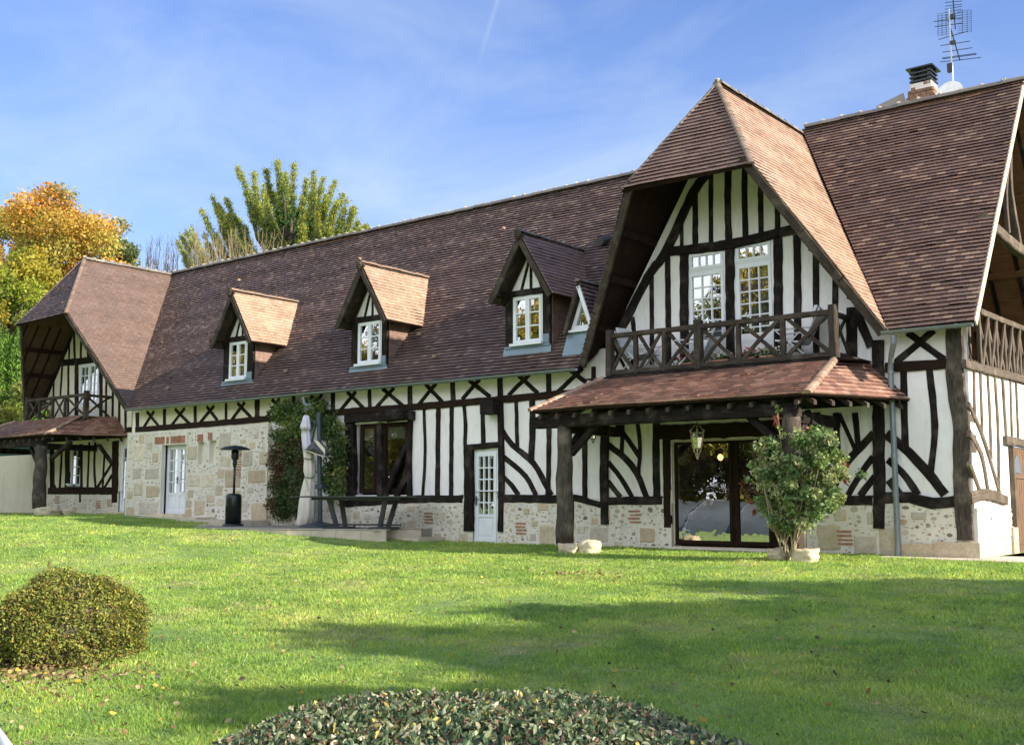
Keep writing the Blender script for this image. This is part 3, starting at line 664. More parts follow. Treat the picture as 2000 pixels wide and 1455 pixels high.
d1, _ = glazed('door', DW[0], DW[1], DW[2], DW[3], .04, 3, 5, 1, .085, .03, .55, label='white glazed door with fifteen panes and a solid bottom panel'); handle(d1, DW[0]+.1, .02, .98)
cloth_panel('curtain', DW[0]+.1, DW[1]-.1, 1.78, 2.08, .09, 'curtain', d1, 5)
d2, _ = glazed('door', LD[0], LD[1], LD[2], LD[3], YW+.05, 2, 5, 1, .08, .028, .35)
d3, _ = glazed('door', SDR[0], SDR[1], SDR[2]+.02, SDR[3], .08, 2, 4, 2, .085, .03, .5); handle(d3, (SDR[0]+SDR[1])/2, .05, 1.6)
w1, _ = glazed('window', LW[0], LW[1], LW[2], LW[3], YW+.04, 2, 4, 1, .06, .028)
for q in (UD1, UD2):
    mb = MB(); zt = q[3]-.42
    d_, g_ = glazed('balcony_door', q[0], q[1], q[2], zt, .03, 3, 6, 1, .062, .026, .38)
    t_, g2_ = glazed('transom_window', q[0], q[1], zt+.005, q[3], .03, 4, 1, 1, .06, .026)
    cloth_panel('curtain', q[0]+.13, q[0]+.42, 4.1, zt-.1, .12, 'curtain', d_, 4)
    if q is UD2: cloth_panel('curtain', q[1]-.38, q[1]-.12, 4.1, zt-.1, .12, 'curtain', d_, 3)
d_, g_ = glazed('balcony_door', LU[0], LU[1], LU[2], LU[3], YW+.03, 2, 4, 2, .08, .028, .45)
wb, _ = glazed('window', WB[0]+.16, hx(735, 900), WB[2]+.05, WB[3], .06, 1, 1, 1, .07, .02, 0, 'timber_brown')
wb2, _ = glazed('window', hx(744, 900), WB[1]-.02, WB[2]+.05, WB[3], .06, 1, 1, 1, .07, .02, 0, 'timber_brown')
cloth_panel('blind', WB[0]+.25, hx(732, 900), WB[3]-.42, WB[3]-.12, .12, 'blind', wb); cloth_panel('blind', hx(750, 900), WB[1]-.1, WB[3]-.42, WB[3]-.12, .12, 'blind', wb2)
xm1, xm2 = hx(1432, 960), hx(1508, 960)
for a, b in ((SD[0], xm1), (xm1+.01, xm2), (xm2+.01, SD[1])):
    s_, g_ = glazed('sliding_door', a, b, SD[2]+.06, SD[3], .05, 1, 1, 1, .055, .02, 0, 'timber_brown')
mb = MB(); mb.box(SD[0]-.1, SD[1]+.1, -.42, -.036, -.2, .0); mb.box(SD[0], SD[1], -.03, .2, -.1, .055); mb.build('door_step', 'paving', house)
mb = MB(); mb.box(SD[0]+.02, SD[0]+.05, -.0, .02, .1, SD[3]); mb.box(SD[0]+.05, SD[1], -.005, .02, SD[3]-.04, SD[3]-.005); mb.build('door_trim', 'mortar_light', house)
mb = MB(); mb.box(LW[0]-.06, LW[1]+.12, YW-.16, YW, LW[2]-.05, LW[2]); mb.build('window_sill', 'timber_weathered', house)
mb = MB(); mb.box(SDR[0]-.25, SDR[1]+.1, SY-.14, SY, .40, .58); mb.box(LD[0]-.3, LD[1]+.1, YW-.3, YW-.05, .42, .6); mb.box(DW[0]-.05, DW[1]+.05, -.12, -.04, -.2, -.03); mb.build('doorstep', 'limestone', house)
# rooms behind the glass
mb = MB(); mb.box(XL+.1, XR-.3, 3.0, 3.1, -.2, 3.3); mb.box(-38.5, -6.4, 2.6, 2.7, 3.62, 5.9); mb.box(-22.9, -22.7, .1, 3, -.2, 3.3); mb.box(-13.9, -13.7, .1, 3, -.2, 3.3)
mb.build('inner_wall', 'interior', house)
mb = MB(); mb.box(-31.5, XR-.3, .3, 3.0, -.25, .0); mb.box(-31.5, XR-.3, .08, 3.9, 3.42, 3.6); mb.box(XL+.1, -31.55, YW+.08, 3.9, 3.42, 3.6); mb.build('floor', 'interior_floor', house)
mb = MB(); q = P(1407, 893, 'y', 1.6); mb.blob(q, .06, .06, .07, 10, 7, 0); lb = empty('pendant_bulb', q, 'small warm lit bulb hanging inside behind the sliding glass door', 'lamp')
mb.build('bulb', 'bulb', lb, True); mb = MB(); mb.tube([q+Vector((0, 0, .05)), (q.x, q.y, 3.4)], .008, 6); mb.build('cord', 'iron', lb)

# ---- roofs
def under_big(p):   # main-roof tiles hidden beneath the big gable or the far-left one
    for g in (BG, LG):
        if zroof(p.y) < g['z']-g['k']*abs(p.x-g['x'])-.14: return True
    return False
ML = [(-31.35, YE, ZE), (-13.8, YE, ZE), (BG['x'], YR, ZR), (-35.65, YR, ZR)]
tiles('roof_tiles', 'tile', ML, TILE_OLD, house, seed=2, skip=under_big)
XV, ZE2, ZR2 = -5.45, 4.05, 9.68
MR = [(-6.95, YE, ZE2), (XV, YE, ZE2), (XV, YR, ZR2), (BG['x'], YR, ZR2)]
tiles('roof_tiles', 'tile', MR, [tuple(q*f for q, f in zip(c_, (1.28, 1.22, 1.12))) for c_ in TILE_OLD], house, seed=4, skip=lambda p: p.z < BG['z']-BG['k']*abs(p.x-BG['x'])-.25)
slab('roof_boarding', ML, .10, 'timber_brown', house); slab('roof_boarding', MR, .10, 'timber_brown', house)
YB = 2*YR-YE
slab('roof_boarding', [(-39, YB, ZE), (BG['x'], YB, ZE), (BG['x'], YR, ZR-.02), (-35.5, YR, ZR-.02)], .12, 'timber_ceiling', house)
slab('roof_boarding', [(BG['x'], YB, ZE2), (XV, YB, ZE2), (XV, YR, ZR2-.02), (BG['x'], YR, ZR2-.02)], .12, 'timber_ceiling', house)
ridge('ridge_tiles', (-35.4, YR, ZR+.03), (BG['x']-2.5, YR, ZR+.03), house, seed=5)
ridge('ridge_tiles', (BG['x']+.1, YR, ZR2+.03), (XV+.05, YR, ZR2+.03), house, seed=6, seg=.42)
def gable_roof(g, xl, zl, xr, zr, yf, hipz, yh, yback, pal_r, seed, mat_r='tile', pal_l=TILE_WEST, yel=None, yhl=None, yw=0.0):
    X, Z, K = g['x'], g['z'], g['k']
    A = Vector((X, yf, Z)); B = Vector((X, yback, Z)); hl = (Z-hipz)/K
    HR = Vector((X+hl, yh, hipz)); HL = Vector((X-hl, yh if yhl is None else yhl, hipz)); ER = Vector((xr, YE+.02, Z-K*(xr-X))); EL = Vector((xl, YE+.02 if yel is None else yel, Z-K*(X-xl)))
    VR = [A, HR, ER, B]; VL = [A, B, EL, HL]
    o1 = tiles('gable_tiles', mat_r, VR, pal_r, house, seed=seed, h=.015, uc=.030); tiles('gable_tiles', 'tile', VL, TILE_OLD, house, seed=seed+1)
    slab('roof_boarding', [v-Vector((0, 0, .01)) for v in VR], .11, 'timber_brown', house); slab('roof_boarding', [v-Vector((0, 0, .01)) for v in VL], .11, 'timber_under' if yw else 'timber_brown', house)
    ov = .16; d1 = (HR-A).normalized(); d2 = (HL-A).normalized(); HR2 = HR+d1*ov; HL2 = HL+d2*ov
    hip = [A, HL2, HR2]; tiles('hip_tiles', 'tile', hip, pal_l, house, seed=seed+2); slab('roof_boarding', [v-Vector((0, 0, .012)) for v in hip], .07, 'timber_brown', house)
    for q in (HR2, HL2): ridge('hip_ridge', q, A, house, r=.055, seg=.11, mort=False, seed=seed+5, pal=((.2, .14, .1), (.16, .11, .08)))
    ridge('ridge_tiles', A, B, house, r=.10, seg=.36, seed=seed+6, mat='ridge')
    for q0, q1, sgn in ((HR, ER, 1), (HL, EL, -1)):
        mb = MB(); nn = Vector((sgn*K, 0, 1)).normalized(); fr_ = Vector((0, -1, 0)); dn = -nn*.11
        dd = (q1-q0).normalized(); side = dd.cross(nn).normalized(); side = side if side.y < 0 else -side
        mb.sweep([q0+dn+side*.035-dd*.1, q0.lerp(q1, .5)+dn+side*.035, q1+dn+side*.035], .17, .06, side, .08, .01, .2, seed); mb.build('barge_board', 'timber_weathered', house)
        # underside rafters and purlins carrying the overhang
        for fq in (.25, .5, .78):
            q = q0.lerp(q1, fq)-nn*.2; mb = MB(); mb.sweep([(q.x, q.y+.1, q.z), (q.x, yw+.05, q.z)], .12, .14, (0, 0, -1), .05, .01, .3, seed+int(fq*10)); mb.build('purlin', 'timber_brown', house)
        for yy in (-.35, -.75, -1.1, .1, .5):
            if yy > yw-.3 or yy < q0.y+.15: continue
            zt_ = min(1, (yy-q0.y)/(q1.y-q0.y)); a = Vector((q0.x, yy, q0.z))-nn*.13; b_ = q0.lerp(q1, zt_); b_ = Vector((b_.x, yy, b_.z))-nn*.13
            if (b_-a).length < .4: continue
            mb = MB(); mb.sweep([a, b_], .09, .1, -nn, .05, .008, .3, seed+20); mb.build('rafter', 'timber_brown', house)
    return VR
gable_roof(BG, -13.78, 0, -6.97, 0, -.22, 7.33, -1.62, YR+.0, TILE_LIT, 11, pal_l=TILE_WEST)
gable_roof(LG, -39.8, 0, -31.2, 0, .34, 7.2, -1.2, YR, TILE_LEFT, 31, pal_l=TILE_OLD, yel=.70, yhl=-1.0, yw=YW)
# gutters
def gutter(x0, x1, z, y=YE-.07, r=.065):
    mb = MB(); V = []; n = 7
    for x in (x0, x1):
        for rr in (r, r-.008):
            for k in range(n): th = math.pi*k/(n-1); V.append((x, y-rr*math.cos(th), z-rr*math.sin(th)))
    F = []
    for k in range(n-1): F += [(k, k+1, 2*n+k+1, 2*n+k), (n+k, 3*n+k, 3*n+k+1, n+k+1)]
    F += [(0, 2*n, 3*n, n), (n-1, 2*n-1, 4*n-1, 3*n-1), tuple(range(n))+tuple(range(2*n-1, n-1, -1)), tuple(range(2*n, 3*n))+tuple(range(4*n-1, 3*n-1, -1))]
    mb.add(V, F); x = x0+.4
    while x < x1:
        mb.box(x, x+.03, y-r-.006, y+r+.05, z-.005, z+.006); mb.tube([(x, y-(r+.004)*math.cos(math.pi*k/8), z-(r+.004)*math.sin(math.pi*k/8)) for k in range(9)], .008, 4); x += .9
    return mb.build('gutter', 'zinc', house)
gutter(-31.15, -13.8, ZE-.02); gutter(-7.05, XV-.02, ZE2-.04)
mb = MB(); q = P(1745, 656, 'y', YE-.07)
pt = [(q.x, YE-.07, q.z), (q.x, YE-.07, q.z-.12), (q.x-.10, -.32, q.z-.30), (q.x-.17, -.18, q.z-.45), (q.x-.19, -.16, q.z-.6), (q.x-.18, -.16, 2.0), (q.x-.18, -.16, 0)]
mb.tube(pt, .052, 12)
for z in (1.05, 1.75, q.z-.65): mb.tube([(q.x-.18, -.16, z), (q.x-.18, -.16, z+.06)], .062, 12)
mb.build('downpipe', 'zinc', house, False)
mb = MB(); q = P(592, 776, 'y', -.45); q2 = P(622, 790, 'y', -.1); mb.tube([q, q+Vector((.05, .02, -.18)), (q.x+.3, -.3, q.z-.35), (q2.x, -.12, q2.z-.1), (q2.x, -.12, q2.z-.4)], .05, 10); mb.build('downpipe', 'zinc', house)
# verge strip on the right edge of the roof and barge boards of the side gable
mb = MB(); nR = Vector((0, -SL, 1)).normalized(); a = Vector((XV+.012, YE, ZE2)); b_ = Vector((XV+.012, YR, ZR2)); mb.sweep([a-nR*.05, b_-nR*.05], .14, .03, (1, 0, 0), .04, .005, .4, 3); mb.build('verge_mortar', 'mortar_light', house)
mb = MB(); b2 = Vector((XV+.012, YB, ZE2)); nB = Vector((0, SL, 1)).normalized(); mb.sweep([b_-nB*.1, b2-nB*.1], .16, .04, (1, 0, 0), .04, .005, .4, 5); mb.build('barge_board', 'timber_weathered', house)
# vents and slipped tiles on the roof
for i, (u, v) in enumerate(((985, 451), (468, 551), (704, 510), (330, 760), (560, 728), (820, 657), (850, 700), (1150, 700))):
    o_ = Vector((-20, YE, ZE)); d = dirv(u, v); nn = Vector((0, -SL, 1)); t_ = (o_-Vector(CAM)).dot(nn)/d.dot(nn); q = Vector(CAM)+d*t_+nn.normalized()*.02
    mb = MB(); mb.c = (.32, .2, .14); mb.add([q+Vector((-.08, -.05, .0)), q+Vector((.08, -.05, .0)), q+Vector((.0, .08, .10)), q+Vector((0, -.07, .09))], [(0, 1, 3), (1, 2, 3), (2, 0, 3), (0, 2, 1)]); mb.build('vent_tile', 'tile', house)
for (u, v) in ((1181, 482),):
    d = dirv(u, v); nn = Vector((0, -SL, 1)); t_ = (Vector((-20, YE, ZE))-Vector(CAM)).dot(nn)/d.dot(nn); q = Vector(CAM)+d*t_
    mb = MB(); mb.c = (.06, .055, .05); mb.tube([q+Vector((0, -.22, .10)), q+Vector((0, .15, .22))], .11, 9); mb.build('roof_vent', 'tile', house)

# ---- dormers
def dormer(apex, vl, vr, post, win, sill_v, lit, seed):
    yf = -.45; A = P(*apex, 'y', yf); Lf = P(*vl, 'y', yf); Rf = P(*vr, 'y', yf)
    X = A.x; Z = A.z; hw = ((Rf.x-X)+(X-Lf.x))/2; ze = (Lf.z+Rf.z)/2; K = (Z-ze)/hw
    x0, x1 = hx(post[0], 690), hx(post[1], 690); cx = (x0+x1)/2; wx0, wx1 = hx(win[0], 690), hx(win[1], 690)
    zb = P(win[0], sill_v, 'y', 0).z; zt = P((win[0]+win[1])/2, win[2], 'y', 0).z
    # body: cheeks and front
    mb = MB(); ztop = Z-K*(x1-X)-.02; ztop2 = Z-K*(X-x0)-.02; zt_ = min(ztop, ztop2)
    d_ = MB(); yk = YE+(zt_-ZE)/SL+.1
    d_.prism([(x1-.03, .0, zroof(0)-.2), (x1-.03, yk, zt_), (x1-.03, .0, zt_)], (.03, 0, 0)); d_.prism([(x0, .0, zroof(0)-.2), (x0, .0, zt_), (x0, yk, zt_)], (.03, 0, 0))
    d_.prism([(x0, .05, zt+.02), (x0, .12, zt+.02), (x0, .12, zt_), (x0, .05, zt_)], (x1-x0, 0, 0)); body = d_.build('dormer', 'timber_brown', house)
    # gable infill of plaster above the lintel
    g_ = MB(); zz = zt+.10; hwz = (Z-.18-zz)/K; g_.prism([(X-hwz, -.0, zz), (X+hwz, -.0, zz), (X, -.0, Z-.18)], (0, .08, 0)); g_.build('dormer_gable', 'plaster_white', body)
    tiles('cheek_tiles', 'tile', [(x1+.004, .02, zroof(0)-.02), (x1+.004, yk, zt_), (x1+.004, .02, zt_)], TILE_LIT if lit else TILE_WEST, body, .14, .10, .012, seed+4) if False else None
    ch = MB(); rr = random.Random(seed); z = zroof(0)
    while z < zt_:
        ya = max(.04, 0); yb_ = YE+(z+.1-ZE)/SL; yy = .04+rr.uniform(-.05, 0)
        while yy < yb_:
            c_ = rr.choice(TILE_WEST); k = rr.uniform(.9, 1.2); ch.c = tuple(q*k for q in c_)
            y2 = min(yy+.155, yb_+.05); y1_ = max(yy, .04)
            if y2 > y1_+.02: ch.prism([(x1+.004, y1_, z), (x1+.004, y2, z), (x1+.004, y2, z+.1), (x1+.004, y1_, z+.1)], (.014-.0+rr.uniform(0, .006), 0, 0))
            yy += .16
        z += .104
    ch.build('cheek_tiles', 'tile', body)
    # timbers round the window
    for (a, b) in ((x0, wx0), (wx1, x1)):
        q = MB(); q.sweep([((a+b)/2, -.03, zb-.18), ((a+b)/2, -.03, zt+.06)], b-a-.004, .1, (0, -1, 0), .03, .01, .2, seed); q.build('post', 'timber', body)
    q = MB(); q.sweep([(x0-.04, -.055, zt+.07), (x1+.04, -.055, zt+.07)], .15, .12, (0, -1, 0), .06, .01, .2, seed+1); q.build('lintel', 'timber', body)
    for (xa, za, xb, zb_) in ((X, Z-.3, X, zt+.14), (X-.01, Z-.45, X-.30*hw, zt+.14), (X+.01, Z-.45, X+.34*hw, zt+.14)):
        q = MB(); q.sweep([(xa, -.022, za), (xb, -.022-abs(xb-xa)*.01, zb_)], .075, .03, (0, -1, 0), .05, .008, .2, seed+3); q.build('stud', 'timber', body)
    q = MB(); q.box(x0-.16, x0+.08, -.42, .0, zt+.0, zt+.09); q.build('bracket', 'timber', body)
    o, g2 = glazed('window', wx0, wx1, zb, zt, .0, 1, 3, 2, .055, .028, 0, parent=body)
    z_ = MB(); z_.box(x0, x1, -.06, -.03, zb-.10, zb-.04); z_.prism([(x0-.05, -.055, zroof(-.055)+.03), (x1+.04, -.055, zroof(-.055)+.03), (x1+.03, -.03, zb-.09), (x0-.03, -.03, zb-.09)], (0, 0, .012)); z_.box(wx1+.02, x1-.02, -.055, -.03, zb-.03, zb+.17)
    z_.build('flashing', 'zinc_sheet', body); s_ = MB(); s_.box(wx0-.03, wx1+.03, -.13, -.0, zb-.05, zb+.01); s_.build('sill', 'paint_white', body)
    # roof of the dormer
    yb = YE+(Z-ZE)/SL; ye = YE+(ze-ZE)/SL; hx_ = hw+.02
    RR = [(X, yf, Z), (X+hx_, yf, Z-K*hx_), (X+hx_, YE+(Z-K*hx_-ZE)/SL, Z-K*hx_), (X, yb, Z)]
    LL = [(X, yf, Z), (X, yb, Z), (X-hx_, YE+(Z-K*hx_-ZE)/SL, Z-K*hx_), (X-hx_, yf, Z-K*hx_)]
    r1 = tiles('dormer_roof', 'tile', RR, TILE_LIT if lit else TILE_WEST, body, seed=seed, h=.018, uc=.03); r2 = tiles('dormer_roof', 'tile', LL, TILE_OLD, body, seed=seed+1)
    for q_ in (RR, LL): slab('roof_boarding', q_, .07, 'timber_weathered' if q_ is LL else 'timber_brown', body)
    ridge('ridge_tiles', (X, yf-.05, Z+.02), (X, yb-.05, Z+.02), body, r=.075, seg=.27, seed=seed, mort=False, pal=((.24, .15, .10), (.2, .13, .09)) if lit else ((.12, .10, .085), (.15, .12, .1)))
    e = MB(); e.blob((X, yf-.07, Z-.06), .10, .06, .14, 9, 6, .15, seed); e.build('ridge_cap', 'timber_weathered', body)
    for sgn in (1, -1):
        nn = Vector((sgn*K, 0, 1)).normalized(); q = MB(); a = Vector((X+sgn*.0, yf-.02, Z))-nn*.10; b2 = Vector((X+sgn*hx_, yf-.02, Z-K*hx_))-nn*.10
        q.sweep([a, b2], .13, .05, (0, -1, 0), .1, .01, .15, seed+sgn); q.build('barge_board', 'timber_weathered', body)
        q = MB(); a = Vector((X+sgn*.1, -.1, Z-K*.1))-nn*.16; b2 = Vector((X+sgn*hx_*.97, -.1, Z-K*hx_*.97))-nn*.16; q.sweep([a, b2], .08, .06, (0, -1, 0), .1, .01, .15, seed+sgn+4); q.build('rafter', 'timber_brown', body)
    return body
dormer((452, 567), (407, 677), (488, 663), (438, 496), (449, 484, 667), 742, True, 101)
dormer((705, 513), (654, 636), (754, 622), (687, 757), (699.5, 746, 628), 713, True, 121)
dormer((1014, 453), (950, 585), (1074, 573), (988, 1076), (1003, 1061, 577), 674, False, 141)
# small triangular dormer beside the big gable
yf = -.18; A = P(1129, 549, 'y', yf); Bl = P(1101, 650, 'y', yf); hw = A.x-Bl.x; K = (A.z-Bl.z)/hw
mb = MB(); q0, q1, q2 = (A.x-hw*.86, .02, Bl.z+.02), (A.x+hw*.86, .02, Bl.z+.02), (A.x, .02, A.z-.28); mb.prism([q0, q1, q2], (0, .05, 0)); tri = mb.build('triangular_dormer', 'timber_brown', house)
RR = [(A.x, yf, A.z), (A.x+hw, yf, Bl.z), (A.x+hw, YE+(Bl.z-ZE)/SL+.05, Bl.z), (A.x, YE+(A.z-ZE)/SL, A.z)]; LL = [(2*A.x-p[0], p[1], p[2]) for p in RR]
for k_, q in enumerate((RR, LL)): tiles('dormer_roof', 'tile', q, TILE_OLD, tri, seed=160+k_); slab('roof_boarding', q, .05, 'timber_weathered', tri)
ridge('ridge_tiles', (A.x, yf-.04, A.z+.02), (A.x, YE+(A.z-ZE)/SL, A.z+.02), tri, r=.06, seg=.25, mort=False)
for sgn in (1, -1):
    mb = MB(); mb.sweep([(A.x, yf-.02, A.z-.12), (A.x+sgn*hw*.98, yf-.02, Bl.z-.05)], .09, .05, (0, -1, 0), .05, .008, .15, 5); mb.build('barge_board', 'paint_white' if sgn == 1 else 'timber_weathered', tri)
mb = MB(); zi = Bl.z+.10; top = A.z-.42; hh = hw*.56
o3 = [(A.x-hh-.08, zi-.06), (A.x+hh+.08, zi-.06), (A.x, top+.14)]; i3 = [(A.x-hh+.05, zi+.05), (A.x+hh-.05, zi+.05), (A.x, top-.10)]
V = [(a, y_, b) for y_ in (-.05, .02) for a, b in o3+i3]; F = []
for k_ in range(3):
    k2 = (k_+1) % 3; F += [(k_, k2, 3+k2, 3+k_), (6+k_, 9+k_, 9+k2, 6+k2), (3+k_, 3+k2, 9+k2, 9+k_), (k_, 6+k_, 6+k2, k2)]
mb.add(V, F); mb.box(A.x-hh-.1, A.x+hh+.1, -.12, 0, zi-.1, zi-.05); wt = mb.build('window', 'paint_white', tri)
mb = MB(); mb.add([(a, .0, b) for a, b in i3], [(0, 1, 2)]); mb.build('glass_pane', 'glass', wt)
mb = MB(); mb.prism([(Bl.x-.05, -.18, zroof(-.18)+.04), (A.x+hw, -.18, zroof(-.18)+.04), (A.x+hw, -.03, zi-.06), (Bl.x+.02, -.03, zi-.06)], (0, 0, .012)); mb.build('flashing', 'zinc_sheet', tri)

# ================================================================== side gable with its open loggia
def PX(u, v, x=XR): return P(u, v, 'x', x)
dl = PX(1969, 870); DZ = PX(1985, 860).z
mb = MB(); y_a, y_b, dz0 = dl.y, dl.y+1.25, DZ-.12
for (ya, yb_, za, zb_) in ((.0, y_a, -.3, 3.36), (y_b, YB-.6, -.3, 3.36), (y_a, y_b, dz0, 3.36)):
    mb.add([(XR, ya, za), (XR, yb_, za), (XR, yb_, zb_), (XR, ya, zb_)], [(0, 1, 2, 3)])
mb.build('side_wall', 'plaster_bright', house)
mb = MB(); mb.box(-8.4, XR+.02, .02, YB-.6, 3.3, 3.36); mb.build('loggia_floor', 'timber_brown', house)
mb = MB(); mb.prism([(-8.4, .1, 3.36), (-8.4, YB-.5, 3.36), (-8.4, YB-.5, ZE2), (-8.4, YR, ZR2-.3), (-8.4, .1, zroof(.1))], (-.05, 0, 0)); mb.build('loggia_wall', 'timber_brown', house)
mb = MB(); mb.box(XR-.3, XR+.05, -.03, PX(1969, 985).y-.05, -.3, .85); mb.add([(XR+.05, -.03, .85)], []); mb.build('stone_plinth', 'mortar', house)
ss = Stones(15, lambda a, h: Vector((XR+.05, a, h)), (1, 0, 0)); ss.fill(.25, y_a-.1, -.05, .83, 2, 90, [], (.08, .13)); ss.mb.build('bedded_stones', 'stone', house)
for q in ((XR-.25, XR+.10, y_a-.32, y_a+.02, -.2, .48), (-6.4, XR+.09, -.12, .30, -.25, .26), (-7.0, -6.41, -.10, .1, -.25, .22)): mb = MB(); mb.c = (.60, .50, .36); mb.box(*q); mb.build('foot_stone', 'stone', house)
c2 = lambda x, y: (1650+x/2.694, 580+y/2.694)
tm = dict(axis='x', y=XR, proud=.03)
many('stud', [([c2(685, 370), c2(690, 640)], .09), ([c2(718, 385), c2(730, 740)], .09), ([c2(757, 400), c2(768, 600), c2(776, 850)], .09), ([c2(795, 410), c2(812, 700), c2(817, 1020)], .10), ([c2(835, 425), c2(848, 640), c2(855, 745)], .12), ([c2(876, 440), c2(884, 740)], .08), ([c2(906, 450), c2(918, 745)], .08)], mat='timber_sunlit', **tm)
many('brace', [([c2(660, 565), c2(735, 745), c2(822, 1035)], .11), ([c2(664, 715), c2(725, 830), c2(760, 1025)], .13), ([c2(664, 875), c2(718, 1025)], .11)], mat='timber_sunlit', **tm)
tm['proud'] = .07
many('sill_beam', [([c2(672, 1060), c2(760, 1038), c2(860, 1070)], .19)], mat='timber_sunlit', **tm)
many('beam', [([c2(640, 350), c2(943, 432), c2(1100, 474)], .15)], mat='timber_sunlit', **tm)
timber('door_lintel', [c2(852, 752), c2(1000, 778)], .17, mat='timber_sunlit', **tm)
# railing of the loggia
q0, q1 = PX(1917, 608, XR+.03), PX(2000, 641, XR+.03); q1 = q0+(q1-q0)*1.5
mb = MB(); mb.sweep([q0, q1], .11, .1, (1, 0, 0), .1, .01, .2, 55); zt = q0.z; zb0 = 3.42; ln = q1.y-q0.y
for i, f_ in enumerate(np.linspace(0, 1, 9)):
    y = q0.y+ln*f_; mb.sweep([(XR+.0, y+.03*math.sin(i*2.1), zb0), (XR+.0, y, zt)], .085, .07, (1, 0, 0), .15, .01, .12, 60+i)
    if i < 8:
        y2 = y+ln/8; mb.sweep([(XR+.02, y+.03, zb0), (XR+.02, y2-.03, zt)], .07, .04, (1, 0, 0), .12, .01, .12, 70+i); mb.sweep([(XR-.03, y2-.03, zb0), (XR-.03, y+.03, zt)], .07, .04, (1, 0, 0), .12, .01, .12, 80+i)
mb.build('loggia_railing', 'timber_sunlit', house)
# framing under the back slope seen through the open gable
def PB(u, v, off=.16):
    nn = Vector((0, SL, 1)).normalized(); o_ = Vector((XV, YB, ZE2))-nn*off; d = dirv(u, v); t_ = (o_-Vector(CAM)).dot(nn)/d.dot(nn); return Vector(CAM)+d*t_
nB_ = Vector((0, SL, 1)).normalized()
for i, (a, b_) in enumerate((((1945, 541), (2000, 530)), ((1948, 395), (2000, 380)), ((1930, 640), (2000, 632)))):
    p, q = PB(*a), PB(*b_); mb = MB(); q = Vector((XV-.02, p.y, p.z)); p = Vector((-8.3, p.y, p.z)); mb.sweep([p, q], .16, .2, -nB_, .05, .01, .3, 90+i); mb.build('purlin', 'timber_ceiling', house)
for i in range(4):
    x = -5.75-.62*i; mb = MB(); a = Vector((x, YR+.15, ZR2-.2))-nB_*.13; b_ = Vector((x, YB-.2, ZE2+.2))-nB_*.13; mb.sweep([a, b_], .09, .08, -nB_, .05, .01, .3, 95+i); mb.build('rafter', 'timber', house)
mb = MB(); a = PX(1944, 440, -5.6); b_ = PX(2000, 477, -5.6); b_ = a+(b_-a)*1.8; mb.sweep([a+Vector((0, -.5, .05)), a, a.lerp(b_, .5)+Vector((0, 0, -.12)), b_], .22, .18, (1, 0, 0), .08, .02, .2, 101); mb.build('tie_beam', 'timber_sunlit', house)
mb = MB(); mb.sweep([PX(1976, 285, -5.62), PX(1978, 370, -5.62), PX(1996, 480, -5.62)], .12, .12, (1, 0, 0), .08, .01, .2, 102); mb.sweep([PX(1974, 290, -5.6), PX(1968, 380, -5.6), PX(1973, 455, -5.6)], .09, .08, (1, 0, 0), .1, .01, .2, 103); mb.build('strut', 'timber_sunlit', house)
mb = MB(); mb.box(XR-.06, XR, y_a+.08, y_b-.08, -.05, dz0-.02)
dr = mb.build('side_door', 'door_wood', house)
mb = MB()
for i in range(7): yy = y_a+.10+i*.155; mb.box(XR+.0, XR+.02, yy, yy+.14, 0, dz0-.05)
mb.box(XR+.02, XR+.045, y_a+.08, y_b-.08, dz0-.62, dz0-.56); mb.box(XR+.02, XR+.04, y_a+.1, y_b-.3, .15, .2); mb.build('door_boards', 'door_wood', dr)
mb = MB(); cy, cz = y_a+.42, dz0-.52; arc = [(XR+.03, cy+.22*math.cos(t_), cz+.0+.34*math.sin(t_)) for t_ in np.linspace(0, math.pi, 9)]; mb.prism(arc, (.012, 0, 0)); mb.build('door_window', 'glass', dr)
mb = MB(); mb.box(XR+.01, XR+.09, y_a-.02, y_a+.08, -.05, dz0); mb.build('door_frame', 'timber_sunlit', dr)

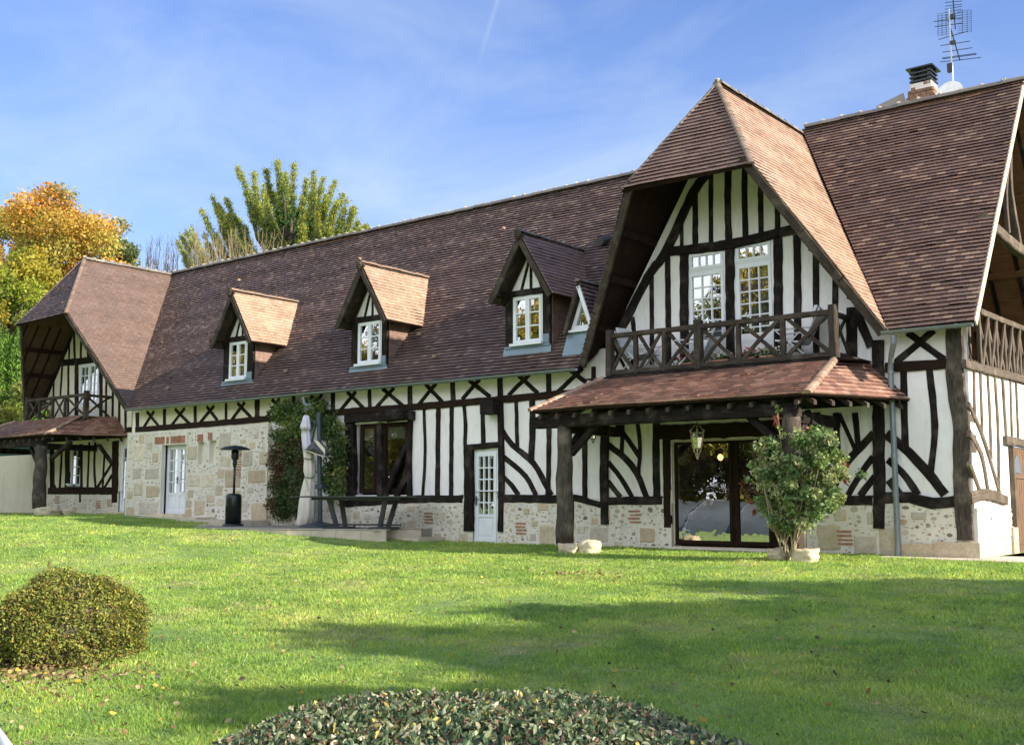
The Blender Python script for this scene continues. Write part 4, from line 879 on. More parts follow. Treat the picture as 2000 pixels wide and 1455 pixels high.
# ================================================================== balconies and porches
def railing(kind, y, top, bot, posts, big, right, yw, wallpts, seed):
    """top/bot: photo points of the rail ends in the plane y; posts: fractions"""
    a, b_ = P(*top[0], 'y', y), P(*top[1], 'y', y); c_, d_ = P(*bot[0], 'y', y), P(*bot[1], 'y', y)
    a.z = b_.z = (a.z+b_.z)/2; c_.z = d_.z = (c_.z+d_.z)/2
    o = MB(); o.sweep([a, b_], .10, .09, (0, -1, 0), .10, .015, .2, seed); o.sweep([c_, d_], .10, .12, (0, -1, 0), .08, .015, .2, seed+1)
    rail = o.build(kind, 'timber_weathered', house)
    for i, f_ in enumerate(posts):
        x = a.x+(b_.x-a.x)*f_; hb = i in big; p = MB(); p.sweep([(x, y-.02 if hb else y+.0, c_.z-.06), (x, y-.02 if hb else y, a.z+(.13 if hb else -.03))], .15 if hb else .10, .15 if hb else .08, (0, -1, 0), .12, .02, .12, seed+i+3); p.build('post', 'timber_weathered', rail)
    xb = MB(); k = [a.x+(b_.x-a.x)*f_ for f_ in posts]
    for i in range(len(k)-1):
        l_, r_ = k[i]+.08, k[i+1]-.08
        for j, (p0, p1) in enumerate((((l_, c_.z+.04), (r_, a.z-.04)), ((r_, c_.z+.04), (l_, a.z-.04)))):
            p = MB(); m_ = ((p0[0]+p1[0])/2+random.Random(seed+i*2+j).uniform(-.04, .04), (p0[1]+p1[1])/2); yy = y+.02+.035*j
            p.sweep([(p0[0], yy, p0[1]), (m_[0], yy, m_[1]), (p1[0], yy, p1[1])], .075, .035, (0, -1, 0), .16, .012, .1, seed+i*2+j+20); p.build('cross_brace', 'timber_weathered', rail)
    # returns to the wall
    for x in (a.x, b_.x):
        p = MB(); p.sweep([(x, y, a.z+.02), (x, yw-.02, a.z+.02)], .08, .09, (0, 0, 1), .08, .01, .2, seed+50); p.sweep([(x, y, c_.z+.05), (x, yw-.02, c_.z+.05)], .08, .1, (0, 0, 1), .08, .01, .2, seed+51)
        p.sweep([(x, y+.06, c_.z+.05), (x, (y+yw)*.5, (a.z+c_.z)/2+.05), (x, yw-.06, a.z-.04)], .07, .04, (1, 0, 0), .14, .01, .1, seed+52); p.sweep([(x+.04, yw-.06, c_.z+.05), (x+.04, (y+yw)*.5, (a.z+c_.z)/2), (x+.04, y+.06, a.z-.04)], .07, .04, (1, 0, 0), .14, .01, .1, seed+53)
        p.build('return_rail', 'timber_weathered', rail)
    f2 = MB(); f2.box(a.x-.06, b_.x+.06, y-.02, yw-.03, c_.z-.13, c_.z-.055); f2.build('balcony_floor', 'timber', house)
    return a, b_, c_
fr = [0, .132, .272, .430, .610, .799, 1]
bA, bB, bC = railing('balcony_railing', -.78, ((1188, 659), (1624, 606)), ((1186, 730), (1622, 690)), fr, (0, 3, 6), True, 0, None, 200)
lA, lB, lC = railing('balcony_railing', 0.0, ((52, 783), (166, 770)), ((52, 826), (166, 812)), [0, .22, .45, .66, 1], (0, 4), True, YW, None, 260)
def porch(Lf, Af, Bb, TRf, TRb, TLf, TLb, Lb, seed, posts, ypost, zpost_top, braces, beamz, yw=0.0):
    front = [Lf, Af, TRf, TLf]; side = [Af, Bb, TRb, TRf]; left = [Lb, Lf, TLf, TLb]
    o = tiles('porch_roof', 'tile_new', front, TILE_RED, house, seed=seed, jit=.005, h=.022, uc=.03); tiles('porch_roof', 'tile_new', side, TILE_RED[:5]+[(.34, .20, .15)], house, seed=seed+1, jit=.005, h=.022, uc=.03); tiles('porch_roof', 'tile_new', left, TILE_RED, house, seed=seed+2)
    for q in (front, side, left): slab('porch_boarding', q, .05, 'timber_brown', house)
    pl = ((.34, .22, .15), (.30, .19, .13), (.37, .26, .18))
    ridge('hip_tiles', Af, TRf, house, r=.075, seg=.15, mort=False, seed=seed, pal=pl); ridge('hip_tiles', Lf, TLf, house, r=.075, seg=.15, mort=False, seed=seed+1, pal=pl)
    # rafter tails
    rt_ = MB(); Lf, Af, Bb = Vector(Lf), Vector(Af), Vector(Bb); TRf = Vector(TRf)
    n = int((Af-Lf).length/.42)
    for i in range(n):
        p = Lf.lerp(Af, (i+.5)/n)+Vector((0, .05, -.11)); rt_.sweep([p, p+Vector((0, 1.1, .5))], .07, .08, (0, 0, 1), .05, .006, .4, i)
    n = int((Bb-Af).length/.38); dd = Vector((-.9, .35, 0)).normalized()
    for i in range(n):
        p = Af.lerp(Bb, (i+.6)/n)+dd*.05+Vector((0, 0, -.11)); rt_.sweep([p, p+dd*.5+Vector((0, 0, .25))], .07, .08, (0, 0, 1), .05, .006, .4, i)
    rt_.build('rafter_tails', 'timber_weathered', house)
    bm = MB(); x0, x1 = posts[0][0]-.75, posts[-1][0]+.15
    bm.sweep([(x0, ypost-.12, beamz), ((x0+x1)/2, ypost-.12, beamz+.01), (x1, ypost-.12, beamz)], .24, .24, (0, -1, 0), .05, .02, .3, seed); bm.build('beam', 'timber', house)
    for xx in (posts[0][0], posts[-1][0]):
        bm = MB(); bm.sweep([(xx, ypost+.12, beamz-.02), (xx, yw-.03, beamz-.02)], .18, .2, (0, 0, 1), .05, .02, .3, seed+3); bm.build('beam', 'timber', house)
    for i, (x, r, z0) in enumerate(posts):
        bm = MB(); hgt = beamz-.1-z0; pts = [(x+.014*math.sin(k*1.3+seed), ypost+.02*math.cos(k*2.1), z0+hgt*k/9) for k in range(10)]
        bm.tube(pts, r, 12, rad=[r*(1.12-.22*k/9+.03*math.sin(k*2.7+seed+i)) for k in range(10)], jit=.06, seed=seed+i); bm.build('porch_post', 'old_post', house, True)
    for i, (a, b_) in enumerate(braces):
        bm = MB(); bm.sweep([a, b_], .13, .10, (0, -1, 0) if abs(a[0]-b_[0]) > .2 else (1, 0, 0), .07, .012, .15, seed+40+i); bm.build('brace', 'timber', house)
yp = -2.0; yE = -2.3
A_ = P(1575, 773, 'y', yE); L_ = P(1034, 800, 'y', yE); ze = (A_.z+L_.z)/2+.02; xr_, xl_ = A_.x, L_.x
pl_x, pr_x = P(1103, 900, 'y', yp).x, P(1549, 950, 'y', yp).x
def bz(u, v, y): q = P(u, v, 'y', y); return (q.x, q.y, q.z)
porch((xl_, yE, ze), (xr_, yE, ze), (-6.74, -.02, ze), (bB.x+.05, -.86, 3.52), (bB.x+.38, -.02, 3.52), (bA.x-.12, -.86, 3.52), (bA.x-.4, -.02, 3.52), (xl_-.7, -.02, ze), 300,
      [(pl_x, .165, .12), (pr_x, .18, .10)], yp, 0, [(bz(1113, 886, yp), bz(1168, 822, yp)), (bz(1449, 803, yp), bz(1512, 858, yp)), ((pr_x+.06, yp+.1, 1.95), (pr_x+.06, yp+.75, 2.55)), ((pl_x+.06, yp+.1, 1.95), (pl_x+.06, yp+.75, 2.55))], 2.56)
mb = MB(); mb.box(bA.x-.9, bB.x+.9, -.11, -.02, 2.72, 3.0); mb.box(bA.x-.6, bB.x+.5, -.1, -.02, 3.0, 3.35); mb.build('wall_plate', 'timber', house)
mb = MB(); mb.box(bA.x-.5, bB.x+.42, -.90, -.02, 3.515, 3.545); mb.build('flashing', 'timber', house)
yE2, yp2 = -1.3, -1.0
A2 = P(87, 848, 'y', yE2); B2 = P(249, 856, 'y', YW-.02); T2 = P(156, 812, 'y', -.08); pl2 = P(79, 920, 'y', yp2).x
mb = MB(); mb.box(-39, B2.x-.4, YW-.10, YW-.02, A2.z-.05, A2.z+.3); mb.build('wall_plate', 'timber', house)
zt2 = T2.z; tb2 = P(228, 818, 'y', YW).x
porch((-41.0, yE2, A2.z), (A2.x, yE2, A2.z), (B2.x, YW-.02, A2.z), (T2.x, -.08, zt2), (tb2, YW-.02, zt2), (-38.9, -.08, zt2), (-39.2, YW-.02, zt2), (-41.2, YW-.02, A2.z), 340,
      [(-39.8, .2, .6), (pl2, .20, .74)], yp2, 0, [(bz(96, 897, yp2), bz(136, 862, yp2)), ((-39.7, yp2, 2.1), (-39.0, yp2, 2.8)), ((pl2-.1, yp2, 2.0), (pl2-.8, yp2, 2.75)), (bz(216, 905, YW-.2), bz(190, 868, YW-.6))], A2.z-.24, YW)
# chimney, cowl, hatch
YC = 5.0
mb = MB(); m0 = P(1797, 165, 'y', YC).x; a, b_ = m0-.27, m0+.27; zc = P(1800, 158, 'y', YC).z; cw = b_-a
rr = random.Random(3)
def bricks(mb, x0, x1, y0, y1, z0, rows):
    for j in range(rows):
        z = z0+j*.085; n = 4; of = .5*(j % 2)
        for i in range(-1, n+1):
            p, q = x0+(x1-x0)*(i+of)/n, x0+(x1-x0)*(i+1+of)/n; p, q = max(p, x0), min(q, x1)
            if q-p > .04: mb.box(p+.006, q-.006, y0-rr.uniform(0, .012), y0+.1, z, z+.07)
            p, q = y0+(y1-y0)*(i+of)/n, y0+(y1-y0)*(i+1+of)/n; p, q = max(p, y0+.02), min(q, y1)
            if q-p > .04: mb.box(x1-.1, x1+rr.uniform(0, .012), p+.006, q-.006, z, z+.07)
bricks(mb, a, b_, YC, YC+cw, zc-.95, 5); bricks(mb, a-.05, b_+.05, YC-.05, YC+cw+.05, zc-.52, 2); bricks(mb, a-.02, b_+.02, YC-.02, YC+cw+.02, zc-.35, 2); bricks(mb, a+.04, b_-.04, YC+.04, YC+cw-.04, zc-.18, 2)
ch = mb.build('chimney', 'brick_dark', house)
mb = MB(); mb.box(a+.03, b_-.03, YC+.03, YC+cw-.03, zc-2.2, zc-.02); mb.box(a-.04, b_+.04, YC-.04, YC+cw+.04, zc-.64, zc-.53); mb.build('mortar_bed', 'mortar', ch)
mb = MB(); m_ = (a+b_)/2; ym = YC+cw/2; hw = cw/2-.02
for i in range(4): z = zc+.02+i*.10; w_ = hw*(1 if i < 3 else 1.22); mb.prism([(m_-w_, ym-w_, z+.03), (m_+w_, ym-w_, z+.03), (m_+w_, ym+w_, z+.03), (m_-w_, ym+w_, z+.03)], (0, 0, -.035)); 
for sx_ in (-1, 1):
    for sy_ in (-1, 1): mb.box(m_+sx_*hw*.75-.03, m_+sx_*hw*.75+.03, ym+sy_*hw*.75-.03, ym+sy_*hw*.75+.03, zc-.02, zc+.32)
mb.build('chimney_cowl', 'steel_dark', ch)
mb = MB(); mb.c = (.3, .26, .22); q = [P(1711, 208, 'y', YC), P(1722, 219, 'y', YC), P(1768, 198, 'y', YC+.3), P(1764, 182, 'y', YC+.3)]; mb.prism(q, (0, .05, -.02)); mb.build('roof_hatch', 'tile', house)
# antenna and dish
ya = 5.0; q = P(1861, 165, 'y', ya); ant = empty('tv_antenna', (q.x, ya, 8.3), 'tall rooftop television antenna mast with two rod arrays beside the chimney', 'antenna')
mb = MB(); mb.tube([(q.x, ya, 8.3), (q.x, ya, P(1861, 16, 'y', ya).z)], .024, 8); mb.build('mast', 'steel_bright', ant)
def az(u, v): return P(u, v, 'y', ya)
mb = MB()
def rod(a, b_, r=.007): mb.tube([az(*a), az(*b_)], r, 5)
for y0_, y1_ in ((0, -3), (6, 3), (13, 9), (19, 13), (25, 19), (31, 24), (36, 30)): rod((1846, y0_), (1879, y1_), .008)
rod((1861, -8), (1866, 58), .014)
for a, b_ in (((1824, 43), (1880, 36)), ((1826, 53), (1880, 46)), ((1833, 78), (1890, 62)), ((1837, 90), (1895, 81)), ((1840, 103), (1899, 94)), ((1840, 114), (1907, 105)), ((1841, 116), (1907, 107)), ((1836, 122), (1916, 113))): rod(a, b_, .009)
rod((1852, 40), (1875, 119), .014); mb.build('rod_array', 'steel_dark', ant)
mb = MB()
for i in range(11): rod((1832, 28+i*4.2), (1856, 24+i*4.2), .004); rod((1870, 23+i*4.2), (1897, 20+i*4.2), .004)
for u in (1832, 1840, 1848): rod((u, 28), (u, 71), .006)
for u in (1880, 1889, 1897): rod((u, 21), (u, 64), .006)
mb.build('reflector_grid', 'steel_dark', ant)
mb = MB(); c_ = az(1857, 133); mb.box(c_.x-.07, c_.x+.04, ya-.05, ya+.05, c_.z-.1, c_.z+.1); c_ = az(1861, 84); mb.box(c_.x-.06, c_.x+.06, ya-.04, ya+.04, c_.z-.04, c_.z+.04); c_ = az(1861, 33); mb.box(c_.x-.05, c_.x+.05, ya-.04, ya+.04, c_.z-.05, c_.z+.05); mb.build('clamp', 'steel_dark', ant)
q = P(1864, 180, 'y', 4.8); dsh = empty('satellite_dish', q, 'white satellite dish just showing above the roof ridge', 'satellite dish')
mb = MB(); V = []; F = []
for i in range(5):
    for k in range(16): th = 2*math.pi*k/16; r_ = .30*i/4; V.append(q+Vector((r_*math.cos(th)-.10*(i/4)**2, -.12*(i/4)**2*0+r_*math.sin(th)*.35-.05, r_*math.sin(th)*.95)))
for i in range(4):
    for k in range(16): F.append((i*16+k, i*16+(k+1) % 16, (i+1)*16+(k+1) % 16, (i+1)*16+k))
mb.add(V, F); mb.build('dish', 'dish_white', dsh, True); mb = MB(); mb.tube([q, q+Vector((.1, .05, -.9))], .02, 6); mb.tube([q+Vector((0, 0, -.2)), q+Vector((-.3, -.35, -.1))], .012, 5); mb.build('arm', 'steel_bright', dsh)

# ================================================================== terrace, paths, garden wall
TZ = .30
def PT(u, v): q = P(u, v, 'z', TZ); return (q.x, q.y, TZ)
tp = [PT(372, 1031), PT(560, 1034), PT(754, 1035), (PT(756, 1033)[0], -.95, TZ), (P(846, 1020, 'y', 0).x, -.42, TZ), (P(846, 1020, 'y', 0).x, .0, TZ), (-27.0, 0, TZ)]
mb = MB(); mb.prism(tp, (0, 0, -.35)); terrace = struct(mb.build('terrace', 'paving_top'))
mb = MB(); f1, f2_, f3, f4 = [Vector(q) for q in tp[:4]]; f5 = Vector(tp[4])
for a, b_ in ((f1, f2_), (f2_, f3), (f3, f4), (f4, f5)):
    n = max(1, round((b_-a).length/.55)); dr_ = (b_-a).normalized(); sd = Vector((dr_.y, -dr_.x, 0))
    for i in range(n):
        p, q = a.lerp(b_, i/n)+dr_*.004, a.lerp(b_, (i+1)/n)-dr_*.004; mb.prism([p+Vector((0, 0, .012)), q+Vector((0, 0, .012)), q-sd*.3+Vector((0, 0, .012)), p-sd*.3+Vector((0, 0, .012))], (0, 0, -.03)); p2, q2 = p+sd*.012, q+sd*.012
        mb.prism([p2-Vector((0, 0, .02)), q2-Vector((0, 0, .02)), q2-sd*.05-Vector((0, 0, .02)), p2-sd*.05-Vector((0, 0, .02))], (0, 0, -.4))
struct(mb.build('terrace_kerb', 'paving'))
mb = MB(); xk = P(865, 1050, 'y', -.1).x; mb.box(-19.2, xk, -.95, -.04, -.2, .11); mb.box(P(362, 1020, 'y', -1).x, P(441, 1020, 'y', -1).x+.8, -1.3, -.15, .1, .44); mb.box(-31.7, P(372, 1020, 'y', -1).x, -.85, -.15, .1, .50); struct(mb.build('step', 'paving'))
mb = MB(); mb.prism([(-7.2, -.75, .0), (2, -1.5, .0), (2, 6, .0), (-5.6, 6, .0), (-5.6, -.06, .0), (-7.2, -.06, 0)], (0, 0, -.2)); struct(mb.build('side_path', 'paving'))
gw = MB(); gw.box(-52, -38.45, 1.7, 1.95, .2, P(40, 889, 'y', 1.7).z); gwo = gw.build('garden_wall', 'garden_render'); tag(gwo, 'plain beige rendered garden wall beyond the far-left porch', 'wall')
gw = MB(); gw.box(-52, -38.45, 2.4, 2.5, 1.5, P(40, 868, 'y', 2.4).z); gwo = gw.build('windbreak_screen', 'green_net'); tag(gwo, 'dark green windbreak screen above the beige garden wall', 'screen')

# ================================================================== objects
# stones under the porch posts
def boulder(name, u, v, y, rx, ry, rz, label, seed, zc=None):
    q = P(u, v, 'y', y); z = gz(q.x, y)+rz*.55 if zc is None else zc
    mb = MB(); mb.c = (.62, .54, .38); mb.blob((q.x, y, z), rx, ry, rz, 28, 18, .11, seed, 2.3, .75); o = mb.build(name, 'stone', None, True); return tag(o, label, 'stone')
boulder('boulder', 1572, 1077, -2.15, .25, .24, .15, 'large rounded cream stone under the porch post wrapped by the rose bush', 1)
boulder('boulder', 1525, 1078, -1.85, .22, .25, .14, 'darker cream stone showing left of the rose stems', 2)
boulder('boulder', 1115, 1066, -2.05, .25, .24, .13, 'low cream stone directly beneath the left post of the near porch', 3)
boulder('boulder', 1152, 1062, -1.95, .20, .22, .17, 'squarish cream stone block just right of the left near porch post', 4)
boulder('boulder', 93, 996, -1.05, .55, .32, .19, 'long pale stone block under the far-left porch post', 5)
boulder('boulder', 132, 1001, -.6, .2, .2, .13, 'small brown stone beside the far-left porch post base', 6)
# patio heater
q = P(455, 1027, 'z', TZ); HX, HY = q.x, q.y
ht = empty('patio_heater', (HX, HY, TZ), 'dark mushroom-shaped gas patio heater in front of the stone wall', 'patio heater')
def lathe(mb, c, prof, seg=24):
    V = []; F = []; n = len(prof)
    for r, z in prof:
        for k in range(seg): th = 2*math.pi*k/seg; V.append((c[0]+r*math.cos(th), c[1]+r*math.sin(th), c[2]+z))
    for i in range(n-1):
        for k in range(seg): k2 = (k+1) % seg; F.append((i*seg+k, i*seg+k2, (i+1)*seg+k2, (i+1)*seg+k))
    if prof[0][0] > 0: F.append(tuple(range(seg-1, -1, -1)))
    if prof[-1][0] > 0: F.append(tuple((n-1)*seg+k for k in range(seg)))
    mb.add(V, F)
S_ = (P(457, 869, 'y', HY).z-TZ)/2.22
for nm, mt, pf in (('base', 'steel_dark', [(.28, 0), (.29, .03), (.24, .06)]), ('cylinder_housing', 'heater_body', [(.215, .06), (.215, .80), (.19, .86), (.10, .89)]), ('pole', 'steel_dark', [(.032, .88), (.032, 1.72)]),
                   ('burner', 'steel_dark', [(.04, 1.62), (.06, 1.70), (.05, 1.78), (.10, 1.86), (.10, 2.06), (.05, 2.09)]), ('reflector', 'steel_dark', [(.41, 2.09), (.405, 2.105), (.30, 2.16), (.10, 2.20), (.0, 2.21), (.0, 2.195), (.10, 2.18), (.29, 2.14), (.40, 2.085)])):
    mb = MB(); lathe(mb, (HX, HY, TZ), [(r, z*S_) for r, z in pf], 28); mb.build(nm, mt, ht, True)
mb = MB(); mb.box(HX+.02, HX+.08, HY-.225, HY-.20, TZ+.55*S_, TZ+.60*S_); mb.build('badge', 'steel_dark', ht)
# table
tcx = P(707, 1000, 'y', -1.2).x; ang = R(16); TT = 1.09
tb = empty('garden_table', (tcx, -1.2, TZ), 'long dark grey metal garden table on slanted legs on the terrace', 'table')
ca_, sa_ = math.cos(ang), math.sin(ang)
def TR_(x, y, z): return Vector((tcx+x*ca_-y*sa_, -1.2+x*sa_+y*ca_, z))
def tbox(mb, x0, x1, y0, y1, z0, z1):
    p = [TR_(x, y, z) for z in (z0, z1) for y in (y0, y1) for x in (x0, x1)]; mb.add(p, [(0, 2, 3, 1), (4, 5, 7, 6), (0, 1, 5, 4), (1, 3, 7, 5), (3, 2, 6, 7), (2, 0, 4, 6)])
HL_ = 1.72
mb = MB(); tbox(mb, -HL_, .55, -.48, .48, TT-.035, TT); tbox(mb, .556, HL_, -.48, .48, TT-.035, TT-.001); mb.build('tabletop', 'table_grey', tb)
mb = MB(); tbox(mb, -HL_+.5, HL_-.5, -.36, -.31, TT-.10, TT-.036); tbox(mb, -HL_+.5, HL_-.5, .31, .36, TT-.10, TT-.036); mb.build('apron', 'table_grey', tb)
mb = MB(); tbox(mb, -HL_+.65, HL_-.65, -.03, .03, TZ+.08, TZ+.12); mb.build('stretcher', 'table_grey', tb)
for sx_ in (-1, 1):
    for sy_ in (-1, 1):
        mb = MB(); a = TR_(sx_*.78, sy_*.28, TT-.09); b_ = TR_(sx_*.60, sy_*.20, TZ+.05); mb.sweep([a, b_], .12, .05, TR_(0, -1, 0)-TR_(0, 0, 0), .0, .01, .8, 3); mb.build('leg', 'table_grey', tb)
    mb = MB(); p = [(sx_*.62-.30, TZ), (sx_*.62+.30, TZ), (sx_*.62+.22, TZ+.055), (sx_*.62-.22, TZ+.055)]; mb.prism([TR_(x, -.34, z) for x, z in p], TR_(0, .68, 0)-TR_(0, 0, 0)); mb.build('foot', 'table_grey', tb)
# parasol
q = P(600, 1027, 'y', -.75); PXc, PYc = q.x, -.75
pole = P(626, 1000, 'y', -.6); 
pa = empty('cantilever_parasol', (pole.x, -.6, TZ), 'closed cantilever parasol wrapped in a pale cover and tied with cord', 'parasol')
mb = MB(); mb.tube([(pole.x, -.6, TZ+.03), (P(623, 810, 'y', -.6).x, -.6, P(623, 806, 'y', -.6).z)], .062, 12); mb.build('pole', 'parasol_pole', pa)
pb = P(621, 1000, 'y', -.6).x; pt_ = P(623, 808, 'y', -.6); mb = MB(); mb.tube([(pt_.x-.02, -.62, pt_.z-.05), (pt_.x-.32, -.66, pt_.z-1.15)], .028, 8); mb.build('arm', 'parasol_pole', pa)
mb = MB(); lathe(mb, (pole.x-.02, -.62, TZ), [(.50, 0), (.50, .03), (.40, .07), (.12, .12), (.07, .17)], 28); mb.build('base', 'parasol_base', pa, True)
mb = MB(); c_ = P(628, 949, 'y', -.6); mb.box(c_.x-.13, c_.x+.12, -.70, -.5, c_.z-.07, c_.z+.05); mb.tube([(c_.x+.1, -.66, c_.z), (c_.x+.1, -.7, c_.z-.22), (c_.x+.05, -.7, c_.z-.26)], .012, 6); mb.build('crank_box', 'parasol_pole', pa)
yc = -.72
def fold(name, mat, prof, par, seed, nf=9, amp=.12, sq=.8):
    """draped bundle of cloth: rings (u, v, half width px)"""
    mb = MB(); seg = 40; V = []; F = []
    for i, (u, v, hw_) in enumerate(prof):
        c_ = P(u, v, 'y', yc); r_ = abs(P(u+hw_, v, 'y', yc).x-c_.x)*.60
        for k in range(seg):
            th = 2*math.pi*k/seg; q = 1+amp*math.sin(th*nf+seed+i*.12)+.05*noise.noise(Vector((math.cos(th)*2, math.sin(th)*2, i*.5+seed)))
            V.append((c_.x+r_*q*math.cos(th), yc+r_*q*sq*math.sin(th), c_.z+.012*math.sin(th*nf*.5+i)))
    n = len(prof)
    for i in range(n-1):
        for k in range(seg): k2 = (k+1) % seg; F.append((i*seg+k, i*seg+k2, (i+1)*seg+k2, (i+1)*seg+k))
    F.append(tuple(range(seg))); F.append(tuple((n-1)*seg+k for k in range(seg))); mb.add(V, F); return mb.build(name, mat, par, True)
fold('canopy', 'canvas_lilac', [(597, 811, 4), (598, 813, 7), (598, 822, 9.5), (597, 832, 12), (598, 839, 13), (597.5, 838, 10), (598, 850, 11), (600, 870, 11), (601, 885, 10)], pa, 1, 8, .10)
fold('cover', 'canvas', [(602, 880, 9), (603, 884, 12.5), (603, 895, 11.5), (603, 897, 10.5), (604, 908, 13), (604, 920, 13.5), (605, 930, 11.5), (604, 933, 10.5), (603, 942, 13), (601, 960, 16), (599, 985, 18.5), (598, 1008, 20), (594, 1022, 19), (592, 1027, 17)], pa, 4, 7, .07)
mb = MB()
q = [P(u, v, 'y', yc-.18) for u, v in ((594, 881), (612, 860), (632, 884), (630, 890), (612, 884))]; ctr = P(613, 876, 'y', yc-.30)
V = q+[ctr]+[p+Vector((0, .22, .02)) for p in q]; F = [(i, (i+1) % 5, 5) for i in range(5)]+[(i, i+6, (i+1) % 5+6, (i+1) % 5) for i in range(5)]+[(6, 7, 8, 9, 10)]; mb.add(V, F); mb.build('cover_flap', 'canvas_dark', pa)
mb = MB(); mb.prism([P(u, v, 'y', yc-.21) for u, v in ((612, 859), (620, 861), (634, 876), (634, 886), (629, 880), (622, 872))], (0, .02, 0)); mb.tube([P(u, v, 'y', yc-.2) for u, v in ((593, 882), (600, 880), (613, 885), (630, 891), (635, 885))], .014, 6); mb.build('flap_lining', 'canvas', pa)
mb = MB()
for v, r_ in ((896, .145), (932, .145)):
    c_ = P(604, v, 'y', yc); mb.tube([(c_.x+r_*math.cos(t_), yc+r_*.85*math.sin(t_), c_.z+.02*math.sin(t_*2)) for t_ in np.linspace(0, 2*math.pi, 22)], .011, 5, cap=False)
mb.tube([P(u, v, 'y', yc-.2) for u, v in ((616, 898), (618, 910), (615, 928))], .008, 5); mb.tube([P(u, v, 'y', yc-.2) for u, v in ((596, 934), (600, 945), (603, 957), (600, 958))], .008, 5); mb.build('cord', 'cord', pa)
# lanterns
def lantern(u, v0, v1, y, mat, label, ratio=.42):
    t_, b_ = P(u, v0, 'y', y), P(u, v1, 'y', y); H = t_.z-b_.z; W = H*ratio/2
    e = empty('hanging_lantern', t_, label, 'lantern', None); x, z = t_.x, b_.z; mb = MB()
    n = 6; ring = lambda r, zz: [(x+r*math.cos(2*math.pi*k/n), y+r*math.sin(2*math.pi*k/n), zz) for k in range(n+1)]
    for r, zz in ((W*.92, z+H*.76), (W*.95, z+H*.62), (W*.62, z+H*.30), (W*.3, z+H*.14)): mb.tube(ring(r, zz), H*.014, 5, cap=False)
    for k in range(n):
        a = 2*math.pi*k/n; pt = [(x+r*math.cos(a), y+r*math.sin(a), zz) for r, zz in ((W*.25, z+H*.98), (W*.65, z+H*.92), (W*.98, z+H*.80), (W*.95, z+H*.62), (W*.62, z+H*.30), (W*.3, z+H*.14), (W*.1, z+H*.03))]
        mb.tube(pt, H*.013, 5)
        for zz, r in ((z+H*.82, W*1.05), (z+H*.24, W*.5)): mb.blob((x+r*math.cos(a), y+r*math.sin(a), zz), H*.03, H*.03, H*.045, 6, 4, .2, k)
    mb.build('cage', mat, e)
    g = MB(); lathe(g, (x, y, 0), [(W*.56, z+H*.32), (W*.86, z+H*.62), (W*.8, z+H*.75)], 6); g.build('glass', 'glass', e)
    g = MB(); g.tube([(x, y, z+H*.2), (x, y, z+H*.5)], H*.02, 6); g.blob((x, y, z+H*.54), H*.03, H*.03, H*.06, 7, 5, 0); g.blob((x, y, z+H*.02), H*.03, H*.03, H*.05, 6, 4, 0); g.build('candle_holder', mat, e)
    g = MB(); g.tube([(x, y, z+H), (x, y, z+H+.35)], .008, 5); g.build('chain', 'iron', e); return e
lantern(1361, 829, 896, -1.2, 'brass', 'ornate pale brass lantern hanging under the near porch before the glass door')
lantern(1158, 836, 866, -.35, 'iron', 'small dark iron lantern hanging on the white wall behind the left near porch post', .5)
# balcony furniture and flowers
def lounge(x, y, z, rz, label):
    e = empty('balcony_chair', (x, y, z), label, 'chair', 'white garden chairs on the balcony'); e.rotation_euler = (0, 0, rz)
    def loc(mb, nm, mt):
        o = mb.build(nm, mt, None); o.parent = e; return o
    m = MB(); m.prism([(-.25, -.25, .40), (.25, -.25, .40), (.25, .28, .34), (-.25, .28, .34)], (0, 0, .03)); loc(m, 'seat', 'chair_white')
    m = MB(); m.prism([(-.25, .28, .36), (.25, .28, .36), (.25, .58, .98), (-.25, .58, .98)], (0, .03, .01)); m.prism([(-.22, .50, .90), (.22, .50, .90), (.22, .56, 1.04), (-.22, .56, 1.04)], (0, -.06, 0)); loc(m, 'backrest', 'chair_white')
    for s_ in (-1, 1):
        m = MB(); m.tube([(s_*.28, -.3, 0), (s_*.28, .25, .58)], .014, 6); loc(m, 'leg', 'chair_white'); m = MB(); m.tube([(s_*.28, .42, 0), (s_*.28, -.22, .58)], .014, 6); loc(m, 'leg', 'chair_white')
        m = MB(); m.tube([(s_*.29, -.28, .60), (s_*.29, .44, .62)], .018, 6); loc(m, 'armrest', 'chair_white')
    return e
BFZ = bC.z-.05
lounge(P(1545, 690, 'y', -.4).x, -.38, BFZ, R(-78), 'white reclining garden chair at the right end of the balcony')
lounge(P(1255, 700, 'y', -.4).x, -.40, BFZ, R(80), 'white reclining garden chair at the left end of the balcony')
lounge(P(1285, 700, 'y', -.4).x+.7, -.36, BFZ, R(-60), 'low white garden chair left of the first balcony door')
rng = np.random.default_rng(7)
